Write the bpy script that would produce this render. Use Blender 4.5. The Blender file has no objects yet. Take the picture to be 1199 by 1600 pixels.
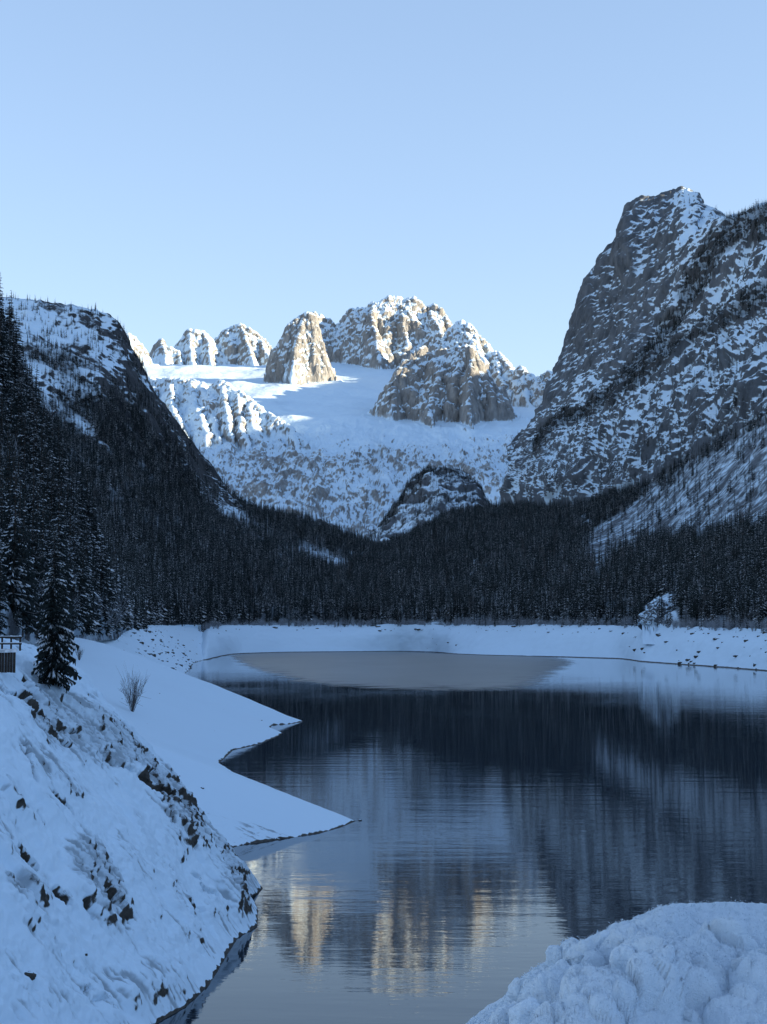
import bpy, math, random
import numpy as np
from math import radians as R

# ------------------------------------------------------------------ camera, sky, sun, exposure
SC = bpy.context.scene
COL = SC.collection
F, CX, CY, YH, CAMZ = 2500.0, 599.5, 800.0, 985.0, 25.0      # focal (px of a 1199x1600 frame), centre, horizon row, eye height
PITCH = math.atan((YH - CY) / F)
cam = bpy.data.cameras.new("camera")
cam.sensor_fit = 'VERTICAL'; cam.sensor_height = 32.0; cam.lens = 32.0 * F / 1600.0
cam.clip_start = 0.1; cam.clip_end = 40000.0
camera = bpy.data.objects.new("camera", cam); COL.objects.link(camera)
camera.location = (0, 0, CAMZ); camera.rotation_euler = (math.pi / 2 + PITCH, 0, 0)
SC.camera = camera

SUN_EL, SUN_AZ = 13.0, 97.0
world = bpy.data.worlds.new("World"); SC.world = world; world.use_nodes = True
wn = world.node_tree
sky = wn.nodes.new("ShaderNodeTexSky"); sky.sky_type = 'NISHITA'; sky.sun_disc = False
sky.sun_elevation = R(SUN_EL); sky.sun_rotation = R(SUN_AZ)
sky.air_density = 1.0; sky.dust_density = 0.0; sky.ozone_density = 4.0; sky.altitude = 0
gam = wn.nodes.new("ShaderNodeGamma"); gam.inputs['Gamma'].default_value = 0.65
wn.links.new(sky.outputs[0], gam.inputs['Color'])
wb = wn.nodes.new("ShaderNodeVectorMath"); wb.operation = 'MULTIPLY'; wb.inputs[1].default_value = (1.06, 0.965, 0.975)   # white balance of the sky
wn.links.new(gam.outputs[0], wb.inputs[0]); wn.links.new(wb.outputs[0], wn.nodes['Background'].inputs['Color'])
wn.nodes['Background'].inputs['Strength'].default_value = 0.15
sun = bpy.data.lights.new("sun", 'SUN'); sun.energy = 4.4; sun.angle = R(0.5); sun.color = (1.0, 0.83, 0.57)
sun_o = bpy.data.objects.new("sun", sun); COL.objects.link(sun_o)
sun_o.rotation_euler = (R(90 - SUN_EL), 0, R(180 - SUN_AZ))
SC.view_settings.view_transform = 'Standard'; SC.view_settings.look = 'None'
SC.view_settings.exposure = 1.66; SC.view_settings.gamma = 1.0; SC.view_settings.use_curve_mapping = False
SC.cycles.max_bounces = 6; SC.cycles.diffuse_bounces = 3; SC.cycles.glossy_bounces = 3

rng = np.random.default_rng(7)
cp, sp = math.cos(PITCH), math.sin(PITCH)


def ray(px, py):
    """direction of a photo pixel: x and z per metre of forward distance"""
    u = (np.asarray(px, float) - CX) / F; v = (CY - np.asarray(py, float)) / F
    dy = cp - v * sp
    return u / dy, (sp + v * cp) / dy


def pt(px, py, d):
    a, t = ray(px, py)
    return np.stack([a * d, d + 0 * a, CAMZ + t * d], -1)


def to_px(x, y, z):
    """photo pixel of a world point (used to know where in the valley a tree stands)"""
    zz = z - CAMZ
    depth = y * cp + zz * sp
    return CX + F * x / depth, CY - F * (zz * cp - y * sp) / depth


# ------------------------------------------------------------------ noise
_P = np.random.default_rng(3).permutation(1024).astype(np.int32)
_P2 = np.concatenate([_P, _P, _P])
_G = np.random.default_rng(4).normal(size=(1024, 3)); _G = (_G / np.linalg.norm(_G, axis=1, keepdims=True)).astype(np.float32)


def perlin(p, seed=0):
    p = np.asarray(p, np.float32)
    fl = np.floor(p); q = p - fl; i = fl.astype(np.int32)
    x, y, z = q[..., 0], q[..., 1], q[..., 2]
    u = q * q * q * (q * (q * 6 - 15) + 10)
    ix = (i[..., 0] + seed * 131) & 1023; iy = (i[..., 1] + seed * 57) & 1023; iz = i[..., 2] & 1023
    out = 0
    for dx in (0, 1):
        hx = _P2[(ix + dx) & 1023]; wx = u[..., 0] if dx else 1 - u[..., 0]
        for dy in (0, 1):
            hy = _P2[hx + ((iy + dy) & 1023)]; wy = u[..., 1] if dy else 1 - u[..., 1]
            for dz in (0, 1):
                g = _G[_P2[hy + ((iz + dz) & 1023)]]
                wz = u[..., 2] if dz else 1 - u[..., 2]
                out = out + wx * wy * wz * (g[..., 0] * (x - dx) + g[..., 1] * (y - dy) + g[..., 2] * (z - dz))
    return out * 1.6


def fbm(p, octaves=4, gain=0.5, seed=0):
    p = np.asarray(p, np.float32); s = 0; a = 1.0; t = 0
    for o in range(octaves):
        s = s + a * perlin(p, seed + o); t += a; a *= gain; p = p * 2.03
    return s / t


def ridged(p, octaves=4, gain=0.5, seed=0):
    p = np.asarray(p, np.float32); s = 0; a = 1.0; t = 0
    for o in range(octaves):
        s = s + a * (1 - 2 * np.abs(perlin(p, seed + o))); t += a; a *= gain; p = p * 2.03
    return s / t


def sstep(a, b, x):
    t = np.clip((x - a) / (b - a), 0, 1); return t * t * (3 - 2 * t)


def blur(a, n, axis):
    """box blur twice along an axis, edges repeated"""
    if n < 1: return a
    for _ in range(2):
        pad = [(0, 0)] * a.ndim; pad[axis] = (n, n)
        b = np.pad(a, pad, mode='edge'); c = np.cumsum(b, axis=axis)
        z = np.zeros_like(np.take(c, [0], axis)); c = np.concatenate([z, c], axis)
        m = 2 * n + 1; L = a.shape[axis]
        a = (np.take(c, range(m, m + L), axis) - np.take(c, range(0, L), axis)) / m
    return a


def inpoly(px, py, poly):
    inside = np.zeros(np.shape(px), bool); n = len(poly)
    for i in range(n):
        x1, y1 = poly[i]; x2, y2 = poly[(i + 1) % n]
        c = (y1 > py) != (y2 > py)
        inside ^= c & (px < (x2 - x1) * (py - y1) / ((y2 - y1) if y2 != y1 else 1e-9) + x1)
    return inside


# ------------------------------------------------------------------ object helpers
def tag(o, label=None, cat=None, group=None, kind=None):
    if label: o['label'] = label
    if cat: o['category'] = cat
    if group: o['group'] = group
    if kind: o['kind'] = kind
    return o


def mesh_np(name, V, faces, mat=None, smooth=True, attrs=None):
    """faces: (n,3) or (n,4) int array"""
    V = np.asarray(V, np.float32).reshape(-1, 3); faces = np.asarray(faces, np.int32)
    me = bpy.data.meshes.new(name); k = faces.shape[1]; n = len(faces)
    me.vertices.add(len(V)); me.vertices.foreach_set('co', V.ravel())
    me.loops.add(n * k); me.loops.foreach_set('vertex_index', faces.ravel())
    me.polygons.add(n); me.polygons.foreach_set('loop_start', np.arange(0, n * k, k, dtype=np.int32))
    me.polygons.foreach_set('use_smooth', np.full(n, smooth))
    for an, av in (attrs or {}).items():
        at = me.attributes.new(an, 'FLOAT', 'POINT'); at.data.foreach_set('value', np.asarray(av, np.float32).ravel())
    me.update(calc_edges=True)
    if mat: me.materials.append(mat)
    return me


def link(name, me, parent=None, loc=None):
    o = bpy.data.objects.new(name, me); COL.objects.link(o)
    if parent: o.parent = parent
    if loc is not None: o.location = loc
    return o


def grid_faces(nr, nc):
    i = np.arange(nr * nc).reshape(nr, nc)
    return np.stack([i[:-1, :-1], i[:-1, 1:], i[1:, 1:], i[1:, :-1]], -1).reshape(-1, 4)


def normals(P):
    du = np.gradient(P, axis=1); dv = np.gradient(P, axis=0)
    n = np.cross(du, dv); return n / (np.linalg.norm(n, axis=-1, keepdims=True) + 1e-9)


# ------------------------------------------------------------------ materials
class N:
    def __init__(self, name):
        self.m = bpy.data.materials.new(name); self.m.use_nodes = True; self.t = self.m.node_tree
        self.b = self.t.nodes['Principled BSDF']

    def n(self, typ, **kw):
        nd = self.t.nodes.new(typ)
        for k, v in kw.items():
            if hasattr(nd, k) and k not in nd.inputs: setattr(nd, k, v)
            else: nd.inputs[k].default_value = v
        return nd

    def l(self, a, b): self.t.links.new(a, b)

    def math(self, op, a, b=None, c=None, clamp=False):
        nd = self.t.nodes.new('ShaderNodeMath'); nd.operation = op; nd.use_clamp = clamp
        for i, v in enumerate((a, b, c)):
            if v is None: continue
            if isinstance(v, (int, float)): nd.inputs[i].default_value = v
            else: self.l(v, nd.inputs[i])
        return nd.outputs[0]

    def noise(self, scale, detail=4, rough=0.55, vec=None, stretch=None):
        tc = self.t.nodes.new('ShaderNodeTexCoord').outputs['Object'] if vec is None else vec
        if stretch is not None:
            mp = self.t.nodes.new('ShaderNodeMapping'); mp.inputs['Scale'].default_value = stretch; self.l(tc, mp.inputs[0]); tc = mp.outputs[0]
        nz = self.t.nodes.new('ShaderNodeTexNoise'); nz.inputs['Scale'].default_value = scale
        nz.inputs['Detail'].default_value = detail; nz.inputs['Roughness'].default_value = rough
        self.l(tc, nz.inputs['Vector']); return nz.outputs['Fac']

    def ramp(self, fac, stops):
        r = self.t.nodes.new('ShaderNodeValToRGB'); e = r.color_ramp.elements
        while len(e) < len(stops): e.new(0.5)
        for x, (p, c) in zip(e, stops): x.position = p; x.color = (*c, 1)
        self.l(fac, r.inputs[0]); return r.outputs[0]

    def mix(self, fac, a, b):
        m = self.t.nodes.new('ShaderNodeMix'); m.data_type = 'RGBA'
        self.l(fac, m.inputs[0])
        for i, v in ((6, a), (7, b)):
            if isinstance(v, tuple): m.inputs[i].default_value = (*v, 1)
            else: self.l(v, m.inputs[i])
        return m.outputs[2]

    def smooth(self, v, a, b):
        m = self.t.nodes.new('ShaderNodeMapRange'); m.interpolation_type = 'SMOOTHSTEP'
        m.inputs[1].default_value = a; m.inputs[2].default_value = b; self.l(v, m.inputs[0]); return m.outputs[0]

    def attr(self, name):
        a = self.t.nodes.new('ShaderNodeAttribute'); a.attribute_name = name; return a.outputs['Fac']

    def bump(self, h, dist, strength=1.0):
        b = self.t.nodes.new('ShaderNodeBump'); b.inputs['Distance'].default_value = dist; b.inputs['Strength'].default_value = strength
        self.l(h, b.inputs['Height']); self.l(b.outputs[0], self.b.inputs['Normal']); return b


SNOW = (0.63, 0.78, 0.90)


def snow_rock(name, rock_a, rock_b, scale, amp, width, rscale, bump_d, streak=(1, 1, .35), snow=SNOW, forest=None, dust=None, flow=None):
    """rock carrying snow where attribute 'snow' says, broken up by noise"""
    m = N(name)
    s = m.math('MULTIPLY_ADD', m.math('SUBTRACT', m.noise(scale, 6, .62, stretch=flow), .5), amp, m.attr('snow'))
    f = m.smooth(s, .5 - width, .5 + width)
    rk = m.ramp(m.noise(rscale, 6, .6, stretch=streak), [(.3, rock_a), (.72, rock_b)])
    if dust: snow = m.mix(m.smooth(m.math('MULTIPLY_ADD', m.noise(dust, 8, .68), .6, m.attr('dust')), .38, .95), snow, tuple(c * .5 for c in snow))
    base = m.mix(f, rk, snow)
    if forest: base = m.mix(m.attr('wood'), base, forest)
    m.l(base, m.b.inputs['Base Color'])
    m.b.inputs['Roughness'].default_value = .85; m.b.inputs['Specular IOR Level'].default_value = .2
    h = m.math('ADD', m.math('MULTIPLY', m.noise(rscale * 1.7, 6, .65, stretch=streak), m.math('SUBTRACT', 1.15, f)), m.math('MULTIPLY', f, .5))
    m.bump(h, bump_d)
    return m.m


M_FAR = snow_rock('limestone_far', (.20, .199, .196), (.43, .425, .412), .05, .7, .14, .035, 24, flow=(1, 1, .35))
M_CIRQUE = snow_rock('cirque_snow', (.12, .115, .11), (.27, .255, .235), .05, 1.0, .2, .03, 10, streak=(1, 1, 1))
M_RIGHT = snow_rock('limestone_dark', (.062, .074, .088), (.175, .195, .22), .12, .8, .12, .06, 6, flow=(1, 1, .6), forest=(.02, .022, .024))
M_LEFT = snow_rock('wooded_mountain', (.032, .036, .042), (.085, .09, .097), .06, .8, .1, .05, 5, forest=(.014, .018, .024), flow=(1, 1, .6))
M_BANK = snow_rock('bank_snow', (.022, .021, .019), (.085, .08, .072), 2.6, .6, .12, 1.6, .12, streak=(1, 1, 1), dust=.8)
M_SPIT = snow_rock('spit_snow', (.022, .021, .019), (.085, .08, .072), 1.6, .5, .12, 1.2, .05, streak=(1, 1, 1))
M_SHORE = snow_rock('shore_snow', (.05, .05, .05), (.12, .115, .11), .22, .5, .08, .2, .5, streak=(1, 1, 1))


# ------------------------------------------------------------------ lofted terrain
def curve_at(c, a, sm=0):
    c = np.asarray(c, float); ca, ct = ray(c[:, 0], c[:, 1]); d = c[:, 2]; z = CAMZ + ct * d
    o = np.argsort(ca)
    D, Z = np.interp(a, ca[o], d[o]), np.interp(a, ca[o], z[o])
    return blur(D, sm, 0), blur(Z, sm, 0)


def loft(curves, rows, px0, px1, nc, back, sm=(), disp=None, crest=None, jag=0.0, keep=0.25, seed=0):
    """surface through 3-D contour lines (near to far), then its far side; relief by noise along the normal"""
    a = np.linspace(ray(px0, YH)[0], ray(px1, YH)[0], nc)
    cs = [curve_at(c, a, (sm[i] if i < len(sm) else 3)) for i, c in enumerate(curves)]
    for i in range(1, len(cs)):                                  # keep every profile running away from the eye
        cs[i] = (np.maximum(cs[i][0], cs[i - 1][0] + 1.0), cs[i][1])
    k_crest = len(cs) - 1
    for (dd, dz) in back: cs.append((cs[-1][0] + dd, cs[-1][1] + dz))
    K = len(cs); D = np.stack([c[0] for c in cs]); Z = np.stack([c[1] for c in cs])
    rows = list(rows) + [6] * (K - 1 - len(rows))
    outD, outZ, T = [], [], []
    for k in range(K - 1):
        n = rows[k]; t = (np.arange(n) / n)[:, None]
        if k == K - 2: t = (np.arange(n + 1) / n)[:, None]
        d0, d1, z0, z1 = D[k], D[k + 1], Z[k], Z[k + 1]
        def tan(A, i):
            if i <= 0 or i >= K - 1 or i == k_crest: return None
            l, r = A[i] - A[i - 1], A[i + 1] - A[i]
            return np.where(l * r > 0, 2 * l * r / (l + r + 1e-9 * np.sign(l + r + 1e-12)), 0)
        for A, O in ((D, outD), (Z, outZ)):
            m0, m1 = tan(A, k), tan(A, k + 1); dl = A[k + 1] - A[k]
            m0 = dl if m0 is None else m0; m1 = dl if m1 is None else m1
            O.append((2 * t**3 - 3 * t**2 + 1) * A[k] + (t**3 - 2 * t**2 + t) * m0 + (-2 * t**3 + 3 * t**2) * A[k + 1] + (t**3 - t**2) * m1)
        T.append(np.repeat(k + t, nc, 1))
    Dd = np.concatenate(outD); Zz = np.concatenate(outZ); T = np.concatenate(T)
    P = np.stack([a[None, :] * Dd, Dd, Zz], -1)
    if disp is not None:
        nrm = normals(P); nrm *= np.sign((nrm * (P - np.array([0, 0, CAMZ]))).sum(-1, keepdims=True)) * -1
        P = P + nrm * disp(P, T, nrm)[..., None]
    if crest is not None:                                          # bring the skyline back onto its measured height
        tt = curve_at(crest, a, 0); want = (tt[1] - CAMZ) / tt[0]
        if jag: want = want + jag * fbm(np.stack([a * 260, a * 0 + seed, a * 0], -1), 5, .62, seed + 11)
        r1 = sum(rows[:k_crest])
        sl = (P[..., 2] - CAMZ) / P[..., 1]; have = sl[: r1 + 4].max(0)
        w = sstep(k_crest - 1 - keep, k_crest, T); w = np.maximum(w, (T > k_crest) * 1.0)
        P[..., 2] += blur(want - have, 1, 0)[None, :] * P[..., 1] * w
    return P, T, a


def pyr(d):   # contour constants helper for depth by pixel row of the cirque
    return np.interp(d, [560, 568, 600, 640, 690, 740, 800, 900], [10400, 9300, 8300, 7400, 6650, 5950, 5250, 4200])


def B(px, py, off=0): return (px, py, float(pyr(py)) + off)


def ribs(P, s, vs=.3, octv=5, seed=0):
    return ridged(P / s * np.array([1, 1, vs]), octv, .52, seed)


def terrain(name, P, mat, snow, wood=None, label=None, extra=None):
    at = {'snow': snow}
    if wood is not None: at['wood'] = wood
    o = link(name, mesh_np(name, P, grid_faces(*P.shape[:2]), mat, True, at))
    return tag(o, label, None, None, 'structure')


def nz_of(P):
    n = normals(P); return np.abs(n[..., 2])


def box_blur2(A, n): return blur(blur(A, n, 0), n, 1)


def ledge(P, seed):
    u, v = P[..., 0] * .9 + P[..., 2] * .43, -P[..., 0] * .43 + P[..., 2] * .9
    return ridged(np.stack([u / 150, P[..., 1] / 150, v / 26], -1), 4, .6, seed)


# ---- the massif: one height field; sharp ridge lines (photo pixel, depth) with faces falling away from them
def Rg(s, *pts): return (s, pts)


MASSIF = {
 'main': ('mountain_summit', 'broad craggy main summit, highest point of the snowy massif', [
    Rg(1.6, (480, 500, 9300), (487, 493, 9300), (500, 501, 9330), (520, 509, 9350), (534, 506, 9350), (539, 494, 9350), (548, 489, 9350), (562, 485, 9330), (580, 477, 9320), (600, 472, 9320), (625, 466, 9330), (642, 471, 9330), (655, 477, 9330), (682, 485, 9330), (692, 498, 9320), (701, 510, 9300), (708, 528, 9250), (716, 552, 9200)),
    Rg(1.9, (580, 477, 9320), (584, 510, 9150), (588, 545, 9000), (594, 572, 8880)),  
    Rg(2.0, (625, 466, 9330), (632, 500, 9220), (640, 530, 9130), (649, 563, 9050)), Rg(1.9, (665, 480, 9330), (676, 505, 9200), (690, 530, 9080), (703, 552, 8960)), 
    Rg(2.2, (608, 471, 9320), (612, 505, 9230), (618, 550, 9130)), Rg(2.2, (510, 505, 9340), (512, 530, 9280), (516, 560, 9200)), Rg(2.2, (692, 498, 9320), (708, 530, 9150), (722, 560, 9000))]),
 'tooth': ('mountain_peak', 'tall tooth-shaped peak split into a lit face and a shaded face', [
    Rg(2.7, (480, 489, 8450), (472, 495, 8445), (462, 502, 8440), (453, 513, 8430), (446, 527, 8420), (440, 548, 8410), (433, 576, 8400)), Rg(3.0, (480, 489, 8450), (487, 492, 8450), (492, 510, 8450), (500, 535, 8450), (508, 562, 8450), (518, 592, 8440)),
    Rg(2.9, (479, 490, 8450), (468, 520, 8380), (461, 555, 8290), (458, 594, 8170))]),
 'ridge': ('mountain_ridge', 'jagged snowy ridge falling from the main summit to the dark cliff', [
    Rg(1.5, (704, 522, 8880), (710, 513, 8850), (722, 509, 8800), (740, 515, 8750), (748, 521, 8730), (757, 532, 8700), (766, 542, 8650), (773, 549, 8600), (780, 561, 8550), (790, 567, 8480), (800, 575, 8400), (812, 580, 8330), (818, 588, 8280), (830, 586, 8200), (838, 598, 8150), (847, 589, 8150), (858, 584, 8150), (868, 589, 8120), (880, 601, 8050), (905, 628, 7900)),
    Rg(1.4, (740, 515, 8750), (748, 545, 8600), (757, 580, 8420), (766, 606, 8280)), Rg(1.4, (773, 549, 8600), (781, 585, 8400), (793, 618, 8180)), Rg(1.4, (812, 581, 8330), (820, 605, 8150), (831, 632, 7930)), Rg(1.5, (856, 585, 8150), (852, 605, 8000), (849, 630, 7850)),
    Rg(1.5, (715, 511, 8830), (712, 540, 8700), (719, 578, 8530)), Rg(1.4, (795, 572, 8440), (802, 600, 8280), (812, 628, 8080)), Rg(1.5, (872, 593, 8100), (872, 612, 7960), (873, 638, 7780))]),
 'buttress': ('rock_buttress', 'dark grey rock buttress with one sunlit edge in the middle of the snow slope', [
    Rg(1.5, (613, 640, 7130), (617, 610, 7250), (627, 580, 7340), (638, 563, 7400), (650, 549, 7420), (664, 554, 7410), (680, 553, 7400), (698, 554, 7390), (713, 549, 7370), (728, 546, 7330)),
    Rg(3.2, (728, 546, 7330), (737, 575, 7200), (740, 615, 7040), (737, 655, 6890), (740, 700, 6620), (748, 745, 6130)), Rg(1.6, (672, 553, 7405), (682, 600, 7200), (674, 640, 7060), (682, 674, 6890)), Rg(2.2, (726, 549, 7340), (722, 553, 7800), (716, 556, 8300), (712, 548, 8700)), Rg(2.4, (736, 580, 7190), (760, 605, 7500), (790, 612, 7900)), Rg(2.6, (640, 562, 7400), (632, 600, 7270)),
    Rg(2.2, (712, 549, 7370), (709, 600, 7180))]),
 'dome': ('rock_dome', 'sunlit rounded rock dome with a shaded brown front, low on the snow slope', [
    Rg(1.1, (338, 606, 7000), (350, 599, 6950), (362, 606, 6920), (375, 615, 6880), (390, 628, 6830), (402, 637, 6790), (418, 650, 6740), (432, 660, 6690), (447, 669, 6640), (460, 680, 6580), (472, 690, 6530)),
    Rg(1.0, (395, 632, 6820), (400, 670, 6600), (402, 722, 6200)), Rg(1.6, (350, 599, 6950), (352, 640, 6760), (360, 695, 6450)), Rg(1.7, (374, 615, 6880), (377, 655, 6680), (381, 712, 6300)), Rg(1.2, (458, 679, 6590), (463, 695, 6450), (468, 716, 6280))]),
 'shoulder': ('rock_shoulder', 'sunlit snowy rock shoulder below the glacier shelf, beside the wooded mountain', [
    Rg(1.2, (190, 600, 7250), (225, 595, 7200), (247, 599, 7150), (270, 600, 7110), (300, 600, 7080), (322, 604, 7050)), Rg(1.2, (300, 600, 7080), (308, 640, 6850), (318, 685, 6500), (324, 716, 6240)), Rg(1.3, (266, 600, 7115), (272, 635, 6900), (287, 690, 6480)), Rg(1.3, (236, 597, 7180), (242, 630, 6950), (252, 665, 6650)), Rg(1.3, (320, 604, 7050), (330, 650, 6800), (340, 705, 6380))]),
 'peak_a': ('mountain_peak', 'snow-streaked lit peak just beyond the wooded mountain, first of the far row', [
    Rg(1.6, (176, 538, 9300), (194, 527, 9300), (206, 523, 9300), (214, 529, 9310), (228, 549, 9320), (248, 578, 9350)), Rg(2.0, (206, 523, 9300), (214, 555, 9150), (222, 597, 8850)), Rg(1.6, (228, 549, 9320), (233, 572, 9200), (240, 598, 9000))]),
 'peak_b': ('mountain_peak', 'small sharp far peak with a long dark shaded shoulder', [
    Rg(1.7, (230, 580, 9780), (237, 560, 9790), (243, 545, 9795), (251, 532, 9800), (260, 543, 9790), (273, 546, 9790), (287, 557, 9780), (302, 567, 9770), (318, 575, 9750)), Rg(1.6, (251, 532, 9800), (257, 560, 9650), (264, 590, 9420)), Rg(1.7, (280, 552, 9780), (284, 568, 9690), (288, 584, 9560))]),
 'peak_c': ('mountain_peak', 'blocky snow-plastered sunlit far peak beside the domed one', [
    Rg(1.6, (266, 574, 9950), (273, 551, 9950), (281, 534, 9950), (291, 521, 9950), (301, 514, 9950), (313, 517, 9950), (325, 523, 9950), (334, 534, 9950), (340, 550, 9950), (346, 572, 9950)), Rg(2.0, (301, 514, 9950), (299, 540, 9830), (301, 574, 9620)), Rg(2.0, (322, 521, 9950), (327, 545, 9830), (333, 574, 9640))]),
 'peak_d': ('mountain_peak', 'domed grey far peak with level snow bands above the glacier shelf', [
    Rg(1.6, (335, 562, 10050), (340, 541, 10050), (347, 526, 10050), (360, 514, 10050), (375, 509, 10050), (390, 515, 10050), (403, 524, 10050), (413, 533, 10050), (424, 545, 10040), (434, 553, 10030), (450, 572, 10000)), Rg(2.0, (375, 509, 10050), (386, 540, 9880), (397, 572, 9620)), Rg(2.0, (408, 529, 10050), (415, 550, 9900), (422, 572, 9720))])}
NCM, NRM = 660, 540
am_ = np.linspace(ray(120, YH)[0], ray(955, YH)[0], NCM); ym_ = np.concatenate([np.linspace(4100, 5400, 60)[:-1], np.arange(5400, 10700, 5.0), np.linspace(10700, 13500, 30)])
Xm = am_[None, :] * ym_[:, None]; Ym = np.repeat(ym_[:, None], NCM, 1)
# the snow slope under the rocks
by = np.array([900, 800, 740, 690, 640, 600, 568]); bd = pyr(by); bz = CAMZ + ray(600, by)[1] * bd; o_ = np.argsort(bd)
base = np.interp(Ym, np.concatenate([bd[o_], [9600, 10700, 13500]]), np.concatenate([bz[o_], [bz[-1] + 30, bz[-1] - 120, 200]]))
base = blur(base, 30, 0)
pxm = CX + F * am_ * cp
drop = sstep(700, 800, pxm)[None, :] * sstep(7300, 9000, Ym) * 260
base = base - drop
Q2 = np.stack([Xm, Ym, 0 * Xm], -1)
pym = to_px(Xm, Ym, base)[1]
rough = sstep(640, 730, pym)
base += 55 * fbm(Q2 / 700, 3, .5, 21) + 10 * fbm(Q2 / 140, 3, .5, 20) + rough * (62 * ridged(Q2 / 200 * np.array([1.6, .6, 1]), 7, .6, 22) - 14)
wx = Xm + 24 * fbm(Q2 / 120, 4, .55, 27) + 42 * fbm(Q2 / 420, 2, .5, 28); wy = Ym + 24 * fbm(Q2 / 120, 4, .55, 29) + 42 * fbm(Q2 / 420, 2, .5, 30)
dn = 1 + .45 * fbm(Q2 / 90, 3, .55, 32)
hm = base.copy(); own = np.zeros(hm.shape, np.int8)
for gi_, (gk, (gn, gl, rl)) in enumerate(MASSIF.items()):
    for si, (sl, pts_) in enumerate(rl):
        W3 = [pt(x, y, d) for x, y, d in pts_]
        for p0, p1 in zip(W3[:-1], W3[1:]):
            r0, r1 = np.searchsorted(ym_, [min(p0[1], p1[1]) - 420, max(p0[1], p1[1]) + 420])
            ca = sorted([(p0[0] - 420) / p0[1], (p0[0] + 420) / p0[1], (p1[0] - 420) / p1[1], (p1[0] + 420) / p1[1]]); c0, c1 = np.searchsorted(am_, [ca[0], ca[-1]])
            if r1 <= r0 or c1 <= c0: continue
            S = (slice(r0, r1), slice(c0, c1)); e = p1 - p0; L2 = e[0] ** 2 + e[1] ** 2
            t = np.clip(((wx[S] - p0[0]) * e[0] + (wy[S] - p0[1]) * e[1]) / L2, 0, 1)
            ds = np.hypot(wx[S] - p0[0] - t * e[0], wy[S] - p0[1] - t * e[1]) * dn[S]
            hk = p0[2] + t * e[2] - sl * ds * np.where(si == 0, 1.0, 1.0)
            m_ = hk > hm[S]; hm[S] = np.where(m_, hk, hm[S]); own[S] = np.where(m_, gi_ + 1, own[S])
k_ = 30.0; tt_ = np.clip((hm - base) / k_, 0, 1); hm = hm + k_ * .22 * np.exp(-((hm - base) / k_) ** 2) * sstep(0, .02, blur(blur((own > 0) * 1.0, 6, 0), 4, 1))   # drifts and scree against the rock
above = np.clip(hm - base, 0, 400)
Q3 = np.stack([Xm, Ym, hm * .4], -1)
hm = hm + sstep(5, 90, above) * ((62 - 14 * (own == 2) - 34 * (own >= 5) + 10 * (own == 3)) * (ridged(Q3 / 190 + .35 * np.stack([fbm(Q2 / 150, 3, .5, 38), fbm(Q2 / 150, 3, .5, 39), 0 * Xm], -1), 6, .56, 33) - .42) + 10 * ridged(Q3 / 34, 3, .6, 34))
# scree and drifts joining rock to snow
hm = np.where(above > 0, hm, hm + 26 * np.exp(-np.abs(0 * hm)) * 0)
# resample each column evenly along what the eye sees
sc_y = to_px(Xm, Ym, hm)[1]
Pz = np.zeros((NRM, NCM, 3)); ow = np.zeros((NRM, NCM), np.int8); ab = np.zeros((NRM, NCM))
dv = np.abs(np.diff(sc_y, axis=0)) + .035 * np.diff(ym_)[:, None]; dv = np.where(np.diff(sc_y, axis=0) > 0, np.minimum(dv, 1.2) * .35, dv)
cum = np.concatenate([np.zeros((1, NCM)), np.cumsum(blur(blur(dv, 10, 1), 4, 0), 0)])
for j in range(NCM):
    tq = np.linspace(0, cum[-1, j], NRM); yj = np.interp(tq, cum[:, j], ym_); Pz[:, j, 1] = yj; Pz[:, j, 0] = am_[j] * yj
    Pz[:, j, 2] = np.interp(yj, ym_, hm[:, j]); ab[:, j] = np.interp(yj, ym_, above[:, j]); ow[:, j] = own[np.clip(np.searchsorted(ym_, yj), 0, len(ym_) - 1), j]
nrm_ = normals(Pz); nrm_ *= np.sign(nrm_[..., 2:3]); nzm = nrm_[..., 2]
rk_ = sstep(4, 40, ab)
Pz += nrm_ * (rk_ * (8 * ledge(Pz / 1.6, 40) + 4 * fbm(Pz / 75, 5, .62, 35) + 11 * ridged(Pz / 44 * np.array([1, 1, .5]), 5, .64, 36) + 5 * ridged(Pz / 20, 3, .6, 18)))[..., None]
nrm_ = normals(Pz); nrm_ *= np.sign(nrm_[..., 2:3]); nzm = nrm_[..., 2]
holl = ((box_blur2(Pz, 4) - Pz) * nrm_).sum(-1)
cpx, cpy = to_px(Pz[..., 0], Pz[..., 1], Pz[..., 2])
bias = np.array([0, .22, .22, .34, .04, .28, .36, .32, .22, .38, .24])[ow]
sn_rock = sstep(.20, .74, nzm) * .95 - .04 + .26 * fbm(Pz / 90, 5, .65, 37) + .22 * ledge(Pz / 1.1, 46) + .40 * np.clip(holl / 9, -1, 1) + bias
rocky = fbm(Pz / 420, 4, .55, 31)
sn_base = 1.07 + .20 * fbm(Pz / 24, 4, .65, 19) * sstep(610, 700, cpy) - .7 * sstep(.88, .5, nzm) + .30 * np.clip(holl / 6, -1, 1) * sstep(640, 700, cpy) - .34 * sstep(650, 735, cpy) * sstep(-.3, .3, rocky) - .12 * sstep(.2, .5, rocky)
sn_base = np.maximum(sn_base, .38)
sn_m = sn_base * (1 - rk_) + sn_rock * rk_
Pc = Pz
fq = grid_faces(NRM, NCM); fo_ = ow.ravel()[fq].max(1)
names_ = [('glacier_slope', 'broad snow slope and glacier shelf filling the back of the valley')] + [(v[0], v[1]) for v in MASSIF.values()]
for k, (nm, lb) in enumerate(names_):
    f = fq[fo_ == k]
    if not len(f): continue
    u, inv = np.unique(f, return_inverse=True)
    tag(link(nm, mesh_np(nm, Pz.reshape(-1, 3)[u], inv.reshape(-1, 4), M_FAR, True, {'snow': sn_m.ravel()[u]})), lb, kind='structure')

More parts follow.
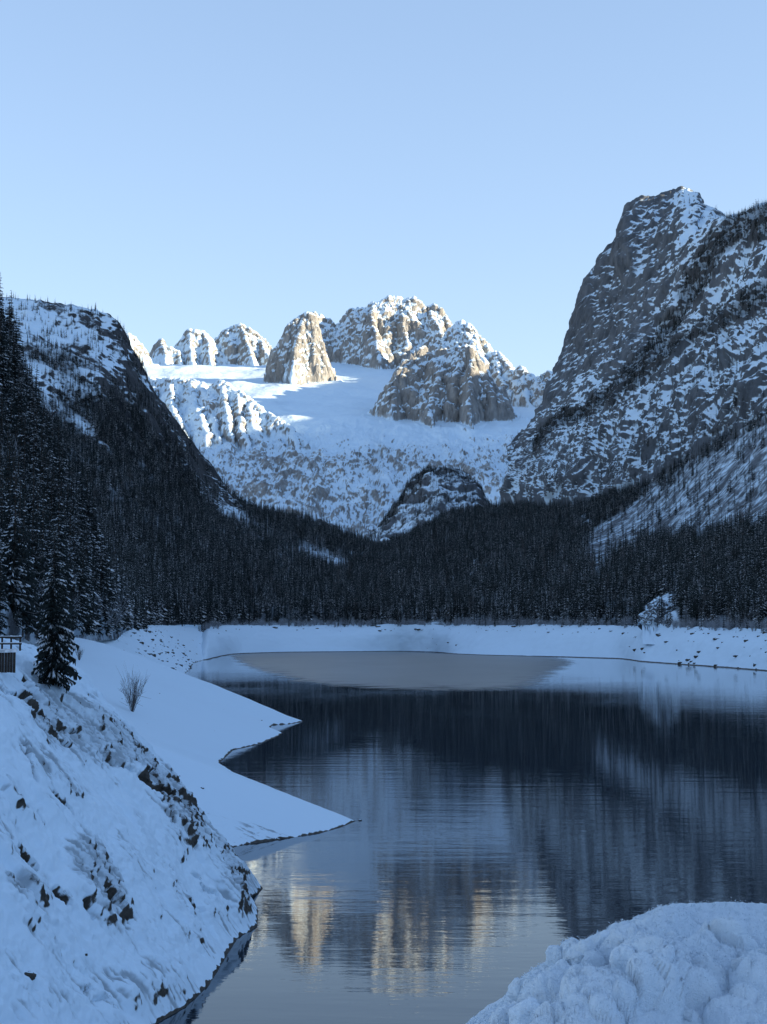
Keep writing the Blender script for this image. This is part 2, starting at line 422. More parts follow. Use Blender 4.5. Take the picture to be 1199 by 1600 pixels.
# ---- small crags
def crag(name, crest, base, px0, px1, nc, dback, mids=None, amp=40, rib=230, vs=.28, rows=(4, 70, 70), jag=.0045, seed=0, snowbias=0.0, label=None, mat=None, crest_d=None, steep=.55, grow=1.0):
    """crest: (px,py,d). base: (px,py,d). A foot curve is added below the base so the rock stands in the snow."""
    foot = [(x, y + 26, d - 70) for x, y, d in base]
    allx = np.linspace(px0, px1, 40)
    cb = np.array(base, float); cc = np.array(crest, float)
    crest = [(x, y, np.interp(x, cb[:, 0], cb[:, 2]) * .45 + .55 * d) for x, y, d in crest]; cc = np.array(crest, float)
    mid = []
    for x in allx:
        yb, db = np.interp(x, cb[:, 0], cb[:, 1]), np.interp(x, cb[:, 0], cb[:, 2])
        yc, dc = np.interp(x, cc[:, 0], cc[:, 1]), np.interp(x, cc[:, 0], cc[:, 2])
        off = 0 if mids is None else np.interp(x, [m[0] for m in mids], [m[1] for m in mids])
        mid.append((x, yb + (yc - yb) * .5, db + (dc - db) * (1 - steep) + off * .8))
    def dsp(P, T, n):
        w = sstep(.3, 1.2, T) * (1 - .45 * sstep(2.5, 3.0, T))
        Q = P + rib * .35 * np.stack([fbm(P / rib, 3, .5, seed + 1), fbm(P / rib, 3, .5, seed + 2), 1.6 * fbm(P / rib, 3, .5, seed + 3)], -1)
        rel = 2.1 * ribs(Q, rib, vs * .8, 5, seed) + .8 * fbm(P / rib, 4, .5, seed + 5) + 1.5 * (ridged(Q / (rib * .34) * np.array([1.1, .8, .22]), 4, .55, seed + 9) - .3) + .3 * ridged(Q / (rib * .5) * np.array([.4, .4, 2.0]), 3, .55, seed + 12)
        return w * amp * (rel - .5)
    P, T, a = loft([foot, base, mid, crest], rows, px0, px1, nc, [(90 * grow, -30 * grow), (400 * grow, -420 * grow), (300 * grow, -700 * grow)], sm=(2, 2, 2, 1), disp=dsp, crest=crest, jag=jag, keep=.8, seed=seed)
    nz = nz_of(P); out = normals(P); out *= np.sign((out * (np.array([0, 0, CAMZ]) - P)).sum(-1, keepdims=True))
    hollow = ((box_blur2(P, 5) - P) * out).sum(-1)                     # snow gathers in gullies, ribs are swept bare
    sn = sstep(.22, .82, nz) * .9 + .0 + .28 * fbm(P / 130 * np.array([1, 1, .5]), 4, .6, seed + 3) + .42 * np.clip(hollow / 11, -1, 1) + snowbias
    terrain(name, P, mat or M_FAR, sn, label=label)
    return P


def prof(pts, d): return [(x, y, d if not callable(d) else d(x)) for x, y in pts]


def lin(*kv):
    xs_, ys_ = zip(*kv); return lambda x: float(np.interp(x, xs_, ys_))


# ---- range carried on unseen past the right edge, crest shaped to shade the valley
yy = np.linspace(-2500, 13000, 420); vv = np.linspace(-1, 1, 60)
hx = np.interp(yy, [-2500, 0, 1500, 2500, 3600, 5000, 7000, 13000], [900, 950, 1050, 1250, 1650, 2250, 2900, 3300])
hz = np.interp(yy, [-2500, 0, 500, 1400, 2300, 3350, 4300, 5000, 5500, 5900, 6200, 6500, 7000, 7430, 8300, 8650, 13000], [240, 320, 520, 700, 1000, 1250, 1300, 1380, 1440, 1510, 1590, 1660, 1780, 1860, 1890, 1830, 1800])
hw = np.interp(yy, [-2500, 0, 3500, 13000], [640, 640, 760, 1300])
Pr = np.zeros((len(yy), len(vv), 3)); Pr[..., 1] = yy[:, None]; Pr[..., 0] = hx[:, None] + vv[None] * hw[:, None]
Pr[..., 2] = hz[:, None] * (1 - np.abs(vv[None]) ** 1.15) + 10
Pr[..., 2] += 60 * ridged(Pr / 420, 4, .5, 61) * sstep(.0, .25, np.abs(vv[None])) * (1 - np.abs(vv[None])) + 34 * fbm(Pr / 230, 4, .55, 62)
terrain('unseen_range', Pr, M_RIGHT, sstep(.4, .8, nz_of(Pr)) * .9, np.zeros(Pr.shape[:2]), label='unseen rocky range beside the valley, its crest shaped to shade it')

# ---- right mountain: summit tower, cliffs, tree bands, screes
E_BASE = [(790, 770, 3450), (830, 780, 3250), (900, 785, 3000), (960, 772, 2800), (1040, 745, 2600), (1100, 706, 2450), (1199, 655, 2250), (1330, 600, 2100), (1600, 520, 1800)]
E_MID = [(790, 740, 3560), (830, 712, 3450), (870, 690, 3330), (950, 640, 3150), (1020, 590, 2950), (1090, 545, 2800), (1199, 480, 2560), (1330, 420, 2350), (1600, 330, 2000)]
E_TOP = [(790, 725, 3600), (830, 690, 3560), (870, 640, 3530), (900, 598, 3500), (950, 545, 3440), (1000, 500, 3360), (1060, 428, 3240), (1100, 390, 3180), (1135, 352, 3120), (1160, 342, 3080), (1199, 326, 2980), (1330, 280, 2750), (1600, 190, 2300)]
E_CREST = [(798, 742, 3640), (808, 712, 3640), (814, 694, 3640), (832, 674, 3640), (850, 648, 3640), (866, 622, 3640), (876, 588, 3650), (884, 552, 3660), (893, 520, 3670), (903, 490, 3680), (912, 460, 3680), (922, 432, 3690), (936, 410, 3700), (944, 396, 3700), (960, 378, 3700), (972, 362, 3700), (976, 340, 3700), (984, 318, 3700), (996, 309, 3700), (1006, 304, 3700),
           (1022, 308, 3700), (1038, 299, 3700), (1052, 296, 3700), (1064, 291, 3700), (1076, 296, 3690), (1086, 303, 3680), (1094, 318, 3660), (1108, 322, 3620), (1120, 330, 3570), (1136, 347, 3500), (1165, 352, 3400), (1199, 335, 3250), (1330, 290, 2950), (1600, 200, 2450)]


def d_right(P, T, n):
    up = sstep(2.0, 2.5, T); w = sstep(0, .25, T)
    Q = P + 50 * np.stack([fbm(P / 160, 3, .5, 65), fbm(P / 160, 3, .5, 66), fbm(P / 160, 3, .5, 67)], -1)
    return w * (46 * (ribs(Q, 230, .28, 6, 71) - .3) + 24 * fbm(P / 90, 4, .6, 73) + 11 * ridged(Q / 48 * np.array([1, 1, .4]), 4, .62, 75) + 9 * ledge(Q, 76)) * (1 - .25 * up) * (1 - .35 * sstep(3.8, 4, T))


Pm, Tm, am = loft([[(x, y + 130, d - 50) for x, y, d in E_BASE], E_BASE, E_MID, E_TOP, E_CREST], [8, 170, 140, 165], 803, 1560, 640, [(120, -40), (700, -700)], sm=(4, 4, 4, 4, 1), disp=d_right, crest=E_CREST, jag=.0035, keep=.6, seed=72)
mpx, mpy = to_px(Pm[..., 0], Pm[..., 1], Pm[..., 2])
mpx0, mpy0 = mpx, mpy; mpx = mpx + 16 * fbm(Pm / 60, 3, .6, 78); mpy = mpy + 16 * fbm(Pm / 60, 3, .6, 79)   # ragged edges
nz = nz_of(Pm)
TREEBANDS = [([(826, 700), (858, 655), (905, 632), (950, 606), (1000, 568), (1040, 540), (1080, 512), (1130, 480), (1199, 440), (1330, 380), (1330, 420), (1199, 478), (1140, 508), (1090, 532), (1050, 556), (1010, 590), (960, 628), (910, 655), (862, 680), (835, 712)], .018),
             ([(950, 600), (985, 565), (1060, 470), (1070, 425), (1100, 385), (1132, 345), (1165, 335), (1199, 318), (1330, 275), (1330, 310), (1199, 372), (1160, 385), (1130, 400), (1105, 445), (1085, 480), (1050, 530), (1000, 575)], .020),
             ([(1100, 720), (1096, 690), (1110, 655), (1130, 680), (1118, 712)], .014),
             ([(985, 600), (1010, 570), (1060, 560), (1120, 540), (1150, 590), (1080, 640), (1010, 650)], .0016),
             ([(840, 720), (900, 660), (1000, 610), (1199, 500), (1199, 640), (1040, 740), (900, 780), (830, 775)], .0013)]
rk = fbm(Pm / 150, 5, .6, 77)
tower = sstep(2.0, 2.35, Tm) * sstep(1075, 1035, mpx + .12 * (mpy - 300))
out = normals(Pm); out *= np.sign((out * (np.array([0, 0, CAMZ]) - Pm)).sum(-1, keepdims=True)); hollow = ((box_blur2(Pm, 4) - Pm) * out).sum(-1)
sn = .24 + .66 * sstep(.22, .72, nz) + .22 * rk + .34 * np.clip(hollow / 4, -1, 1) + .16 * fbm(Pm / 30 * np.array([1, 1, .5]), 3, .6, 70) - .30 * tower
scr = inpoly(mpx, mpy, [(868, 640), (895, 590), (950, 560), (965, 560), (930, 610), (880, 640)])
sn += .25 * box_blur2(scr.astype(float), 6)
wd = np.zeros_like(sn)
for poly, den in TREEBANDS[:2]: wd = np.maximum(wd, box_blur2(inpoly(mpx, mpy, poly).astype(float), 2) * min(1, den / .0155) * .6)
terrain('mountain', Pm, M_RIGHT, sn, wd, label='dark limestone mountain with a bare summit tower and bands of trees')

# ---- wooded lower slopes on the right, with the scree tongue
S_TOP = [(540, 979, 1970), (600, 978, 1960), (700, 978, 1900), (800, 978, 1700), (900, 978, 1600), (980, 979, 1520), (1060, 981, 1320), (1130, 983, 1210), (1199, 985, 1110), (1330, 990, 1000), (1600, 1000, 870)]
S_MID = [(540, 915, 2350), (600, 905, 2400), (700, 900, 2350), (800, 900, 2150), (900, 902, 1950), (1000, 905, 1750), (1100, 905, 1560), (1199, 900, 1400), (1330, 890, 1250), (1600, 860, 1050)]
S_UP = [(540, 880, 2750), (600, 868, 2850), (700, 842, 2800), (800, 840, 2650), (900, 845, 2450), (1000, 838, 2250), (1100, 815, 2000), (1199, 780, 1800), (1330, 740, 1600), (1600, 660, 1350)]
S_CRE = [(540, 890, 3000), (575, 872, 3050), (590, 862, 3100), (640, 842, 3150), (690, 812, 3200), (740, 798, 3250), (800, 792, 3280), (850, 795, 3150), (900, 796, 2920), (960, 775, 2720), (1000, 764, 2600), (1040, 742, 2520), (1100, 705, 2380), (1199, 652, 2180), (1330, 600, 2000), (1600, 520, 1700)]


def d_low(P, T, n): return sstep(0, .3, T) * (14 * fbm(P / 220, 4, .5, 81) + 4 * fbm(P / 50, 3, .5, 82))


Pl, Tl, al = loft([[(x, y + 60, d - 8) for x, y, d in S_TOP], S_TOP, S_MID, S_UP, S_CRE], [4, 60, 80, 110], 545, 1560, 380, [(150, -20), (500, -300)], sm=(3, 3, 4, 4, 3), disp=d_low, seed=80)
lpx, lpy = to_px(Pl[..., 0], Pl[..., 1], Pl[..., 2])
lpx = lpx + 30 * fbm(Pl / 50, 3, .6, 85); lpy = lpy + 30 * fbm(Pl / 50, 3, .6, 86)
SCREE = [(905, 868), (912, 838), (960, 806), (1010, 772), (1060, 742), (1110, 705), (1199, 655), (1330, 600), (1330, 785), (1199, 815), (1150, 828), (1100, 832), (1050, 838), (1000, 850), (960, 872), (930, 900)]
CLEARS = [[(880, 812), (918, 800), (920, 806), (885, 818)], [(735, 890), (748, 872), (752, 880), (742, 900)], [(610, 895), (628, 885), (628, 892), (614, 900)], [(575, 850), (598, 862), (598, 870), (570, 858)],
          [(1003, 975), (1015, 940), (1045, 920), (1058, 975)], [(878, 875), (888, 858), (896, 862), (888, 880)]]
scree_m = inpoly(lpx, lpy, SCREE).astype(float); clear = np.zeros_like(scree_m)
for c in CLEARS: clear = np.maximum(clear, inpoly(lpx, lpy, c))
op = np.maximum(box_blur2(scree_m, 1), clear)
sn = .62 + .25 * fbm(Pl / 40, 3, .6, 84) - .16 * scree_m
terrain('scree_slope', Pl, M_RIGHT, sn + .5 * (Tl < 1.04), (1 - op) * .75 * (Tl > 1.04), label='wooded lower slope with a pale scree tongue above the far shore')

crag('rock_outcrop', prof([(1004, 976), (1011, 958), (1017, 944), (1024, 935), (1032, 930), (1040, 938), (1046, 950), (1052, 968), (1058, 978)], lin((1004, 1415), (1032, 1440), (1058, 1400))),
     prof([(1004, 980), (1020, 981), (1034, 982), (1058, 982)], lin((1004, 1400), (1025, 1372), (1058, 1370))), 1004, 1058, 80, 0, amp=4, rib=22, vs=.8, seed=51, mat=M_RIGHT, grow=.08, jag=.002, rows=(4, 40, 40), snowbias=.05,
     label='small snowy rock outcrop at the forest foot on the far shore')

# ---- wooded knoll in the valley mouth
K_CR = [(560, 862, 4300), (575, 852, 4300), (588, 838, 4300), (603, 818, 4300), (622, 790, 4300), (640, 762, 4300), (654, 743, 4300), (667, 732, 4300), (690, 730, 4300), (714, 732, 4300), (730, 742, 4280), (742, 757, 4250), (750, 775, 4200), (770, 800, 4150), (800, 815, 4100)]
K_BA = [(560, 880, 3500), (620, 870, 3600), (690, 850, 3600), (740, 830, 3700), (800, 825, 3800)]
Pk, Tk, ak = loft([K_BA, [(560, 870, 3900), (620, 832, 3950), (680, 788, 4000), (720, 785, 4020), (745, 800, 4000), (800, 820, 3950)], K_CR], [40, 60], 560, 800, 170, [(150, -60), (300, -250)], sm=(2, 3, 1),
                  disp=lambda P, T, n: 40 * (ribs(P, 150, .4, 5, 91) - .3) + 12 * fbm(P / 40, 3, .6, 92), crest=K_CR, seed=93)
kpx, kpy = to_px(Pk[..., 0], Pk[..., 1], Pk[..., 2])
terrain('wooded_knoll', Pk, M_RIGHT, .20 + .35 * sstep(.3, .8, nz_of(Pk)) + .5 * fbm(Pk / 60, 4, .6, 94), np.zeros_like(kpx), label='steep wooded knoll standing in the valley mouth')

# ---- left mountain
L_SH = [(-300, 1010, 700), (100, 990, 1000), (205, 984, 1150), (250, 981, 1400), (300, 979, 1650), (350, 978, 1850), (400, 978, 1960), (500, 977, 1980), (620, 977, 1980)]
L_1 = [(-300, 930, 1100), (0, 900, 1350), (200, 895, 1650), (300, 900, 1950), (400, 900, 2250), (500, 905, 2400), (620, 905, 2500)]
L_2 = [(-300, 700, 1600), (0, 760, 1750), (100, 770, 1900), (200, 795, 2080), (300, 822, 2300), (400, 838, 2600), (500, 855, 2750), (620, 880, 2850)]
L_3 = [(-300, 560, 2000), (0, 600, 2200), (50, 610, 2220), (100, 640, 2250), (150, 660, 2300), (200, 705, 2400), (250, 745, 2480), (300, 780, 2600), (350, 805, 2750), (430, 825, 2850), (500, 835, 2950), (560, 858, 3050), (620, 885, 3100)]
L_CR = [(-300, 440, 2700), (0, 466, 2700), (12, 464, 2700), (30, 466, 2700), (50, 468, 2700), (80, 472, 2700), (110, 476, 2700), (130, 480, 2700), (150, 484, 2700), (165, 490, 2700), (178, 500, 2700), (188, 513, 2700), (195, 528, 2700), (203, 545, 2690), (210, 562, 2690), (222, 582, 2700), (232, 602, 2720), (250, 625, 2740), (270, 655, 2760), (290, 680, 2790), (310, 706, 2830), (330, 738, 2880), (350, 766, 2930), (380, 788, 2970), (430, 803, 3030),
        (470, 805, 3050), (500, 812, 3080), (530, 824, 3100), (560, 842, 3130), (590, 862, 3150), (620, 890, 3170)]


def d_left(P, T, n):
    return sstep(.9, 1.4, T) * ((16 * ribs(P, 200, .4, 5, 101) + 7 * fbm(P / 60, 4, .6, 102)) * (.35 + .65 * sstep(2.2, 3.2, T)) + 3 * ridged(P / 25, 3, .6, 103) * sstep(2.6, 3.2, T))


Pf, Tf, af = loft([[(x, y + 60, d - 8) for x, y, d in L_SH], L_SH, L_1, L_2, L_3, L_CR], [4, 36, 54, 90, 130], -300, 620, 500, [(80, -15), (500, -250), (800, -500)], sm=(3, 3, 6, 6, 5, 1), disp=d_left, crest=L_CR, jag=.0028, keep=.2, seed=104)
fpx, fpy = to_px(Pf[..., 0], Pf[..., 1], Pf[..., 2])
nzf = nz_of(Pf)
sn = .14 + .52 * sstep(.32, .8, nzf) + .6 * fbm(Pf / 90, 5, .6, 106)
sn -= .12 * sstep(180, 205, fpx) * sstep(640, 560, fpy)
wl = sstep(.25, -.15, fbm(Pf / 260, 4, .55, 107) + .9 * (np.interp(fpx, [0, 100, 200, 260, 350, 430, 620], [612, 605, 680, 722, 785, 798, 838]) - fpy) / 200)
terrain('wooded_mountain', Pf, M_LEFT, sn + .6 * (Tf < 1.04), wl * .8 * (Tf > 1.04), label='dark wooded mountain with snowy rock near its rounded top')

# ---- steep wooded hillside close on the left
H_BA = [(-500, 1030, 60), (-300, 1012, 110), (-100, 1004, 170), (0, 999, 230), (60, 996, 330), (100, 994, 430), (150, 992, 620), (190, 988, 900), (212, 986, 1060), (230, 986, 1150)]
H_MI = [(-500, 640, 200), (-300, 700, 300), (-100, 800, 370), (0, 850, 420), (60, 885, 480), (100, 910, 560), (150, 945, 700), (190, 970, 950), (212, 980, 1090), (230, 986, 1180)]
H_CR = [(-500, 150, 520), (-300, 250, 600), (-150, 370, 640), (-50, 462, 680), (0, 545, 700), (25, 605, 715), (50, 665, 730), (100, 770, 770), (150, 880, 830), (180, 935, 900), (205, 975, 1060), (215, 985, 1110), (230, 992, 1200)]
Ph, Th, ah = loft([[(x, y + 10, d - 15) for x, y, d in H_BA], H_BA, H_MI, H_CR], [4, 60, 80], -500, 228, 240, [(60, -10), (300, -150)], sm=(2, 3, 3, 2),
                  disp=lambda P, T, n: sstep(0.9, 1.4, T) * (7 * fbm(P / 90, 4, .55, 111) + 3 * ridged(P / 30, 3, .5, 112)), seed=113)
hpx, hpy = to_px(Ph[..., 0], Ph[..., 1], Ph[..., 2])
hpx = hpx + 26 * fbm(Ph / 20, 3, .6, 115); hpy = hpy + 26 * fbm(Ph / 20, 3, .6, 116)
H_CLEAR = [[(70, 800), (85, 790), (98, 830), (85, 845)], [(120, 850), (150, 870), (165, 935), (190, 950), (192, 975), (165, 960), (140, 920)], [(0, 640), (20, 650), (35, 720), (15, 730)], [(168, 860), (186, 880), (180, 910), (166, 890)]]
hop = np.zeros_like(hpx)
for c in H_CLEAR: hop = np.maximum(hop, inpoly(hpx, hpy, c))
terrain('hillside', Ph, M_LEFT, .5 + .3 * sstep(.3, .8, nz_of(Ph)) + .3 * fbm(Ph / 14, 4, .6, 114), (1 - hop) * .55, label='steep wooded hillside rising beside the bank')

# ---- far shore: the bare snowy bank between the drawn-down water and the trees
WL = [(230, 1060), (296, 1046), (303, 1038), (330, 1029), (365, 1021.5), (440, 1019.2), (620, 1017.6), (690, 1019), (700, 1021.5), (760, 1024), (860, 1026), (980, 1029.5), (992, 1033), (1060, 1038), (1130, 1043), (1199, 1048.5), (1330, 1060), (1600, 1085)]
WLd = [(x, y, float(-CAMZ / ray(x, y)[1])) for x, y in WL]
TOP = [(230, 990, 1330), (300, 981, 1630), (350, 979, 1830), (400, 978, 1940), (500, 977, 1960), (540, 977, 1955), (600, 976.5, 1945), (700, 977, 1885), (800, 977, 1685), (900, 977, 1585), (980, 978, 1505), (1060, 980, 1305), (1130, 982, 1195), (1199, 984.5, 1095), (1330, 990, 990), (1600, 1000, 860)]
MIDB = []
for x, y, d in WLd:
    td = np.interp(x, [q[0] for q in TOP], [q[2] for q in TOP]); ty = np.interp(x, [q[0] for q in TOP], [q[1] for q in TOP])
    wig = math.sin(x / 37.0) * 2 + math.sin(x / 90.0 + 1) * 3
    MIDB.append((x, ty + (y - ty) * .34 + wig * .5, d + (td - d) * .55))
LOW = [(x, y + 2.2, d - 14) for x, y, d in WLd]
Ps, Ts, as_ = loft([LOW, WLd, MIDB, TOP], [5, 32, 32], 304, 1560, 760, [(12, -1), (40, -6)], sm=(7, 7, 9, 9),
                   disp=lambda P, T, n: sstep(.6, 1.6, T) * (3.4 * fbm(P / 55, 4, .55, 121) + .8 * fbm(P / 11, 4, .6, 122)) + .25 * fbm(P / 12, 3, .5, 123), seed=124)
Ps[..., 2] -= 12 * sstep(14, 0, np.arange(760))[None, :] * sstep(.8, 1.6, Ts)
sn = 1.05 - .9 * sstep(.9, .35, Ps[..., 2]) + .22 * fbm(Ps / 8, 3, .6, 125) - .75 * sstep(.22, .5, fbm(Ps / np.array([9, 9, 4.]), 4, .6, 126)) * sstep(6, 24, Ps[..., 2]) * sstep(-.2, .2, fbm(Ps / 60, 2, .5, 127))
terrain('lake_shore', Ps, M_SHORE, sn, label='snow covered far shore between the water and the forest')

# ---- near bank: a rock nose and three snowy spits, height from distance to the waterline
def w0(px, py): d = -CAMZ / ray(px, py)[1]; return (float(ray(px, py)[0] * d), float(d))


SHORE = [(-45, -60), (-34, 20), (-22, 55), w0(60, 1760), w0(245, 1600), w0(292, 1572), w0(328, 1538), w0(352, 1498), w0(372, 1465), w0(402, 1448), w0(404, 1420), w0(396, 1406), w0(411, 1388), (-13.4, 164), (-16.5, 174), (-18.2, 182), w0(370, 1322),
         w0(430, 1313), w0(500, 1302), w0(535, 1292), w0(556, 1283), (-12.5, 240), (-24, 275), (-31, 305), w0(365, 1172), w0(405, 1163), w0(432, 1152), w0(443, 1145), (-28.5, 404), w0(425, 1133), w0(455, 1131), w0(476, 1127), (-36, 480), (-56, 540), (-82, 640), (-104, 800), (-119, 975), (-130, 1080), (-147, 1250), (-157, 1450), (-162, 1720), (-60, 2050), (500, 2300)]
SH = np.array(SHORE)


def bank_h(x, y):
    """height of the smooth bank over the plane"""
    xs_ = np.interp(y, SH[:, 1], SH[:, 0]); d2 = np.full(np.shape(x), 1e9)
    for (x0, y0), (x1, y1) in zip(SHORE[:-1], SHORE[1:]):
        ex, ey = x1 - x0, y1 - y0; t = np.clip(((x - x0) * ex + (y - y0) * ey) / (ex * ex + ey * ey), 0, 1)
        d2 = np.minimum(d2, (x - x0 - t * ex) ** 2 + (y - y0 - t * ey) ** 2)
    s = np.sqrt(d2) * np.where(x < xs_, 1, -1)
    sl = np.interp(y, [0, 100, 158, 180, 200, 320, 430, 600, 1100], [1.0, 1.12, 1.3, .66, .40, .40, .42, .5, .8])
    top = np.interp(y, [0, 110, 135, 165, 200, 420, 600, 1400], [24.2, 24.2, 24.0, 23.5, 23.5, 24.5, 25.5, 31])
    h = s * sl
    k = 2.5
    return -k * np.log(np.exp(-h / k) + np.exp(-top / k)) if False else h - k * np.logaddexp(0, (h - top) / k), s


def bank_px(px, py, y0=62, y1=196):
    a, t = ray(px, py); y = np.linspace(y0, y1, 3000); h, _ = bank_h(a * y, y)
    i = int(np.argmax(h > CAMZ + t * y)); return (float(a * y[i]), float(y[i]), float(h[i])) if h[i] > CAMZ + t * y[i] else None


# clefts where the dark rock shows: photo pixels along each, and width in pixels
CLEFTS = [([(46, 1099), (61, 1110), (75, 1120), (92, 1130), (108, 1138), (125, 1145)], 5), ([(75, 1134), (88, 1142), (100, 1155), (115, 1164)], 5), ([(160, 1189), (175, 1195), (190, 1206), (204, 1209)], 5),
          ([(215, 1222), (230, 1235), (247, 1245), (265, 1257), (282, 1272), (290, 1290)], 9), ([(4, 1076), (20, 1082), (37, 1085), (55, 1087)], 6), ([(43, 1057), (60, 1067), (75, 1068)], 6), ([(36, 1165), (41, 1185), (47, 1205), (54, 1220)], 5),
          ([(89, 1248), (100, 1257), (113, 1265)], 10), ([(7, 1222), (15, 1237), (21, 1250)], 5), ([(123, 1070), (133, 1076)], 5), ([(140, 1082), (155, 1092)], 5), ([(200, 1172), (218, 1183)], 5), ([(222, 1210), (235, 1218)], 5), ([(24, 1122), (33, 1138)], 4),
          ([(33, 1331), (44, 1341), (56, 1350)], 10), ([(89, 1392), (105, 1412)], 8), ([(23, 1392), (38, 1401)], 6), ([(161, 1396), (178, 1417)], 8), ([(128, 1413), (142, 1438)], 5), ([(312, 1391), (333, 1401)], 7), ([(305, 1413), (315, 1420)], 5),
          ([(126, 1547), (143, 1544)], 4), ([(147, 1562), (168, 1561), (175, 1580)], 4), ([(298, 1371), (310, 1375)], 4), ([(388, 1398), (408, 1401)], 5), ([(0, 1378), (14, 1386)], 5), ([(60, 1268), (72, 1290)], 3), ([(98, 1222), (112, 1238)], 4), ([(238, 1195), (262, 1222)], 4), ([(255, 1262), (262, 1290)], 5)]


def bank_grid(a0, a1, nc, y0, y1, nr, fine):
    a = np.linspace(a0, a1, nc)[None, :]; y = (np.linspace(y0, y1, nr) if fine else np.geomspace(y0, y1, nr))[:, None]
    y = y + 0 * a; x = a * y; h, s = bank_h(x, y)
    P = np.stack([x, y, h], -1); n = normals(P); n *= np.sign(n[..., 2:3])
    if fine:
        w = sstep(.0, 2.0, s) * sstep(188, 172, y); Q = np.stack([x, y, h], -1)
        warp = fbm(Q / 9 * np.array([.6, 1, .6]), 4, .55, 131)
        q = (y + .30 * x - .25 * h) / 5.2 + 1.05 * warp; fr = q - np.floor(q)
        saw = np.where(fr < .10, fr / .10, 1 - (fr - .10) / .90)
        am = np.clip(.25 + 1.5 * fbm(Q / 7, 3, .5, 133), 0, 1)
        q2 = (y - .18 * x + .3 * h) / 1.7 + 1.2 * fbm(Q / 3.5, 3, .55, 135); f2 = q2 - np.floor(q2)
        saw2 = np.where(f2 < .16, f2 / .16, 1 - (f2 - .16) / .84)
        big = 1.5 * fbm(Q / 16, 3, .5, 137)
        disp = w * (big + 0.8 * am * (saw - .5) + .22 * np.clip(.2 + 1.6 * fbm(Q / 4.5, 2, .5, 138), 0, 1) * (saw2 - .5) + .42 * fbm(Q / 2.2, 4, .6, 139) + .10 * ridged(Q / .8, 3, .55, 141))
        disp = disp + .12 * fbm(Q / 1.5, 3, .5, 142) * sstep(-1, .5, s)
        qx, qy = to_px(Q[..., 0], Q[..., 1], Q[..., 2]); rag = np.zeros_like(qx)
        for poly in ([(105, 1315), (150, 1300), (190, 1380), (190, 1440), (150, 1440), (110, 1380)], [(205, 1195), (262, 1195), (318, 1262), (325, 1330), (290, 1320), (235, 1255)], [(40, 1060), (110, 1080), (215, 1160), (240, 1215), (120, 1180), (40, 1110)], [(0, 1370), (80, 1360), (90, 1420), (0, 1410)], [(330, 1290), (372, 1330), (410, 1390), (380, 1430), (340, 1370)]):
            rag = np.maximum(rag, inpoly(qx + 14 * fbm(Q / 2, 3, .6, 143), qy, poly))
        rag = box_blur2(rag, 5); cle = np.zeros_like(qx)
        for line, wpx in CLEFTS:
            wl3 = [bank_px(*p) for p in line]; wl3 = [p for p in wl3 if p]
            for p0, p1 in zip(wl3[:-1], wl3[1:]):
                p0, p1 = np.array(p0), np.array(p1); e = p1 - p0; W = max(.10, wpx / F * p0[1] * 1.0)
                sel = (np.abs(y - (p0[1] + p1[1]) / 2) < abs(e[1]) / 2 + 5 * W); rows_ = np.flatnonzero(sel.any(1))
                if not len(rows_): continue
                sl_ = slice(rows_[0], rows_[-1] + 1); Z_ = Q[sl_]; rel = Z_ - p0; tt = np.clip((rel @ e) / (e @ e), 0, 1); dv = rel - tt[..., None] * e
                dist = np.sqrt((dv ** 2).sum(-1)) + W * .7 * fbm(Z_ / .5, 4, .6, 144)
                cle[sl_] = np.maximum(cle[sl_], sstep(W * 1.15, W * .35, dist) * np.clip(W / .35, .5, 1.3))
        sU = (Q[..., 0] - Q[..., 2]) * .7 - .15 * Q[..., 1]; sV = .85 * Q[..., 1] + .35 * (Q[..., 0] + Q[..., 2]); sW = .5 * (Q[..., 0] + Q[..., 2])
        S1 = np.stack([sU / 3.4, sV / .62, sW / 2.0], -1) + .5 * np.stack([fbm(Q / 2.5, 3, .5, 128), fbm(Q / 2.5, 3, .5, 129), 0 * qx], -1)
        strk = ridged(S1, 4, .58, 130); patch = sstep(-.25, .3, fbm(Q / 6, 3, .5, 132) + .6 * rag)
        disp = disp + w * .42 * patch * strk; bank_grid.strk = patch * sstep(.64, .02, strk)
        disp = disp - 1.0 * cle + w * rag * (.28 * ridged(Q / .9, 4, .6, 148) + .16 * fbm(Q / .35, 3, .6, 149))
        bank_grid.cle, bank_grid.rag = cle, rag
    else:
        disp = sstep(-.5, 3, s) * (.55 * fbm(P / 22, 3, .5, 145) + .12 * fbm(P / 3.5, 4, .6, 146)) + sstep(560, 800, y) * sstep(1, 6, s) * 1.1 * fbm(P / 6, 4, .6, 147)
    return P + n * disp[..., None], s


Pb, sb = bank_grid(-.285, -.05, 480, 58, 196, 660, True)
nb = normals(Pb); nbz = np.abs(nb[..., 2])
sn = .36 + .80 * sstep(.24, .56, box_blur2(nbz, 1)) - .30 * bank_grid.strk + .30 * fbm(Pb / 1.1, 4, .65, 151) - .9 * bank_grid.cle - .24 * bank_grid.rag + .35 * np.clip(box_blur2(Pb, 3)[..., 2] - Pb[..., 2], -.15, .15) / .15 * (.3 + .7 * bank_grid.rag) - 1.2 * sstep(.26, .08, Pb[..., 2] + .3 * fbm(Pb / 1.2, 2, .5, 152))
bo_ = terrain('rocky_bank', Pb, M_BANK, sn, label='steep snow dusted rock bank dropping into the water')
da_ = bo_.data.attributes.new('dust', 'FLOAT', 'POINT'); da_.data.foreach_set('value', np.clip(.8 * bank_grid.strk + .3 * bank_grid.rag, 0, 1).astype(np.float32).ravel())
Pt, st = bank_grid(-.30, .01, 290, 186, 2100, 470, False)
npz = np.abs(normals(Pt)[..., 2])
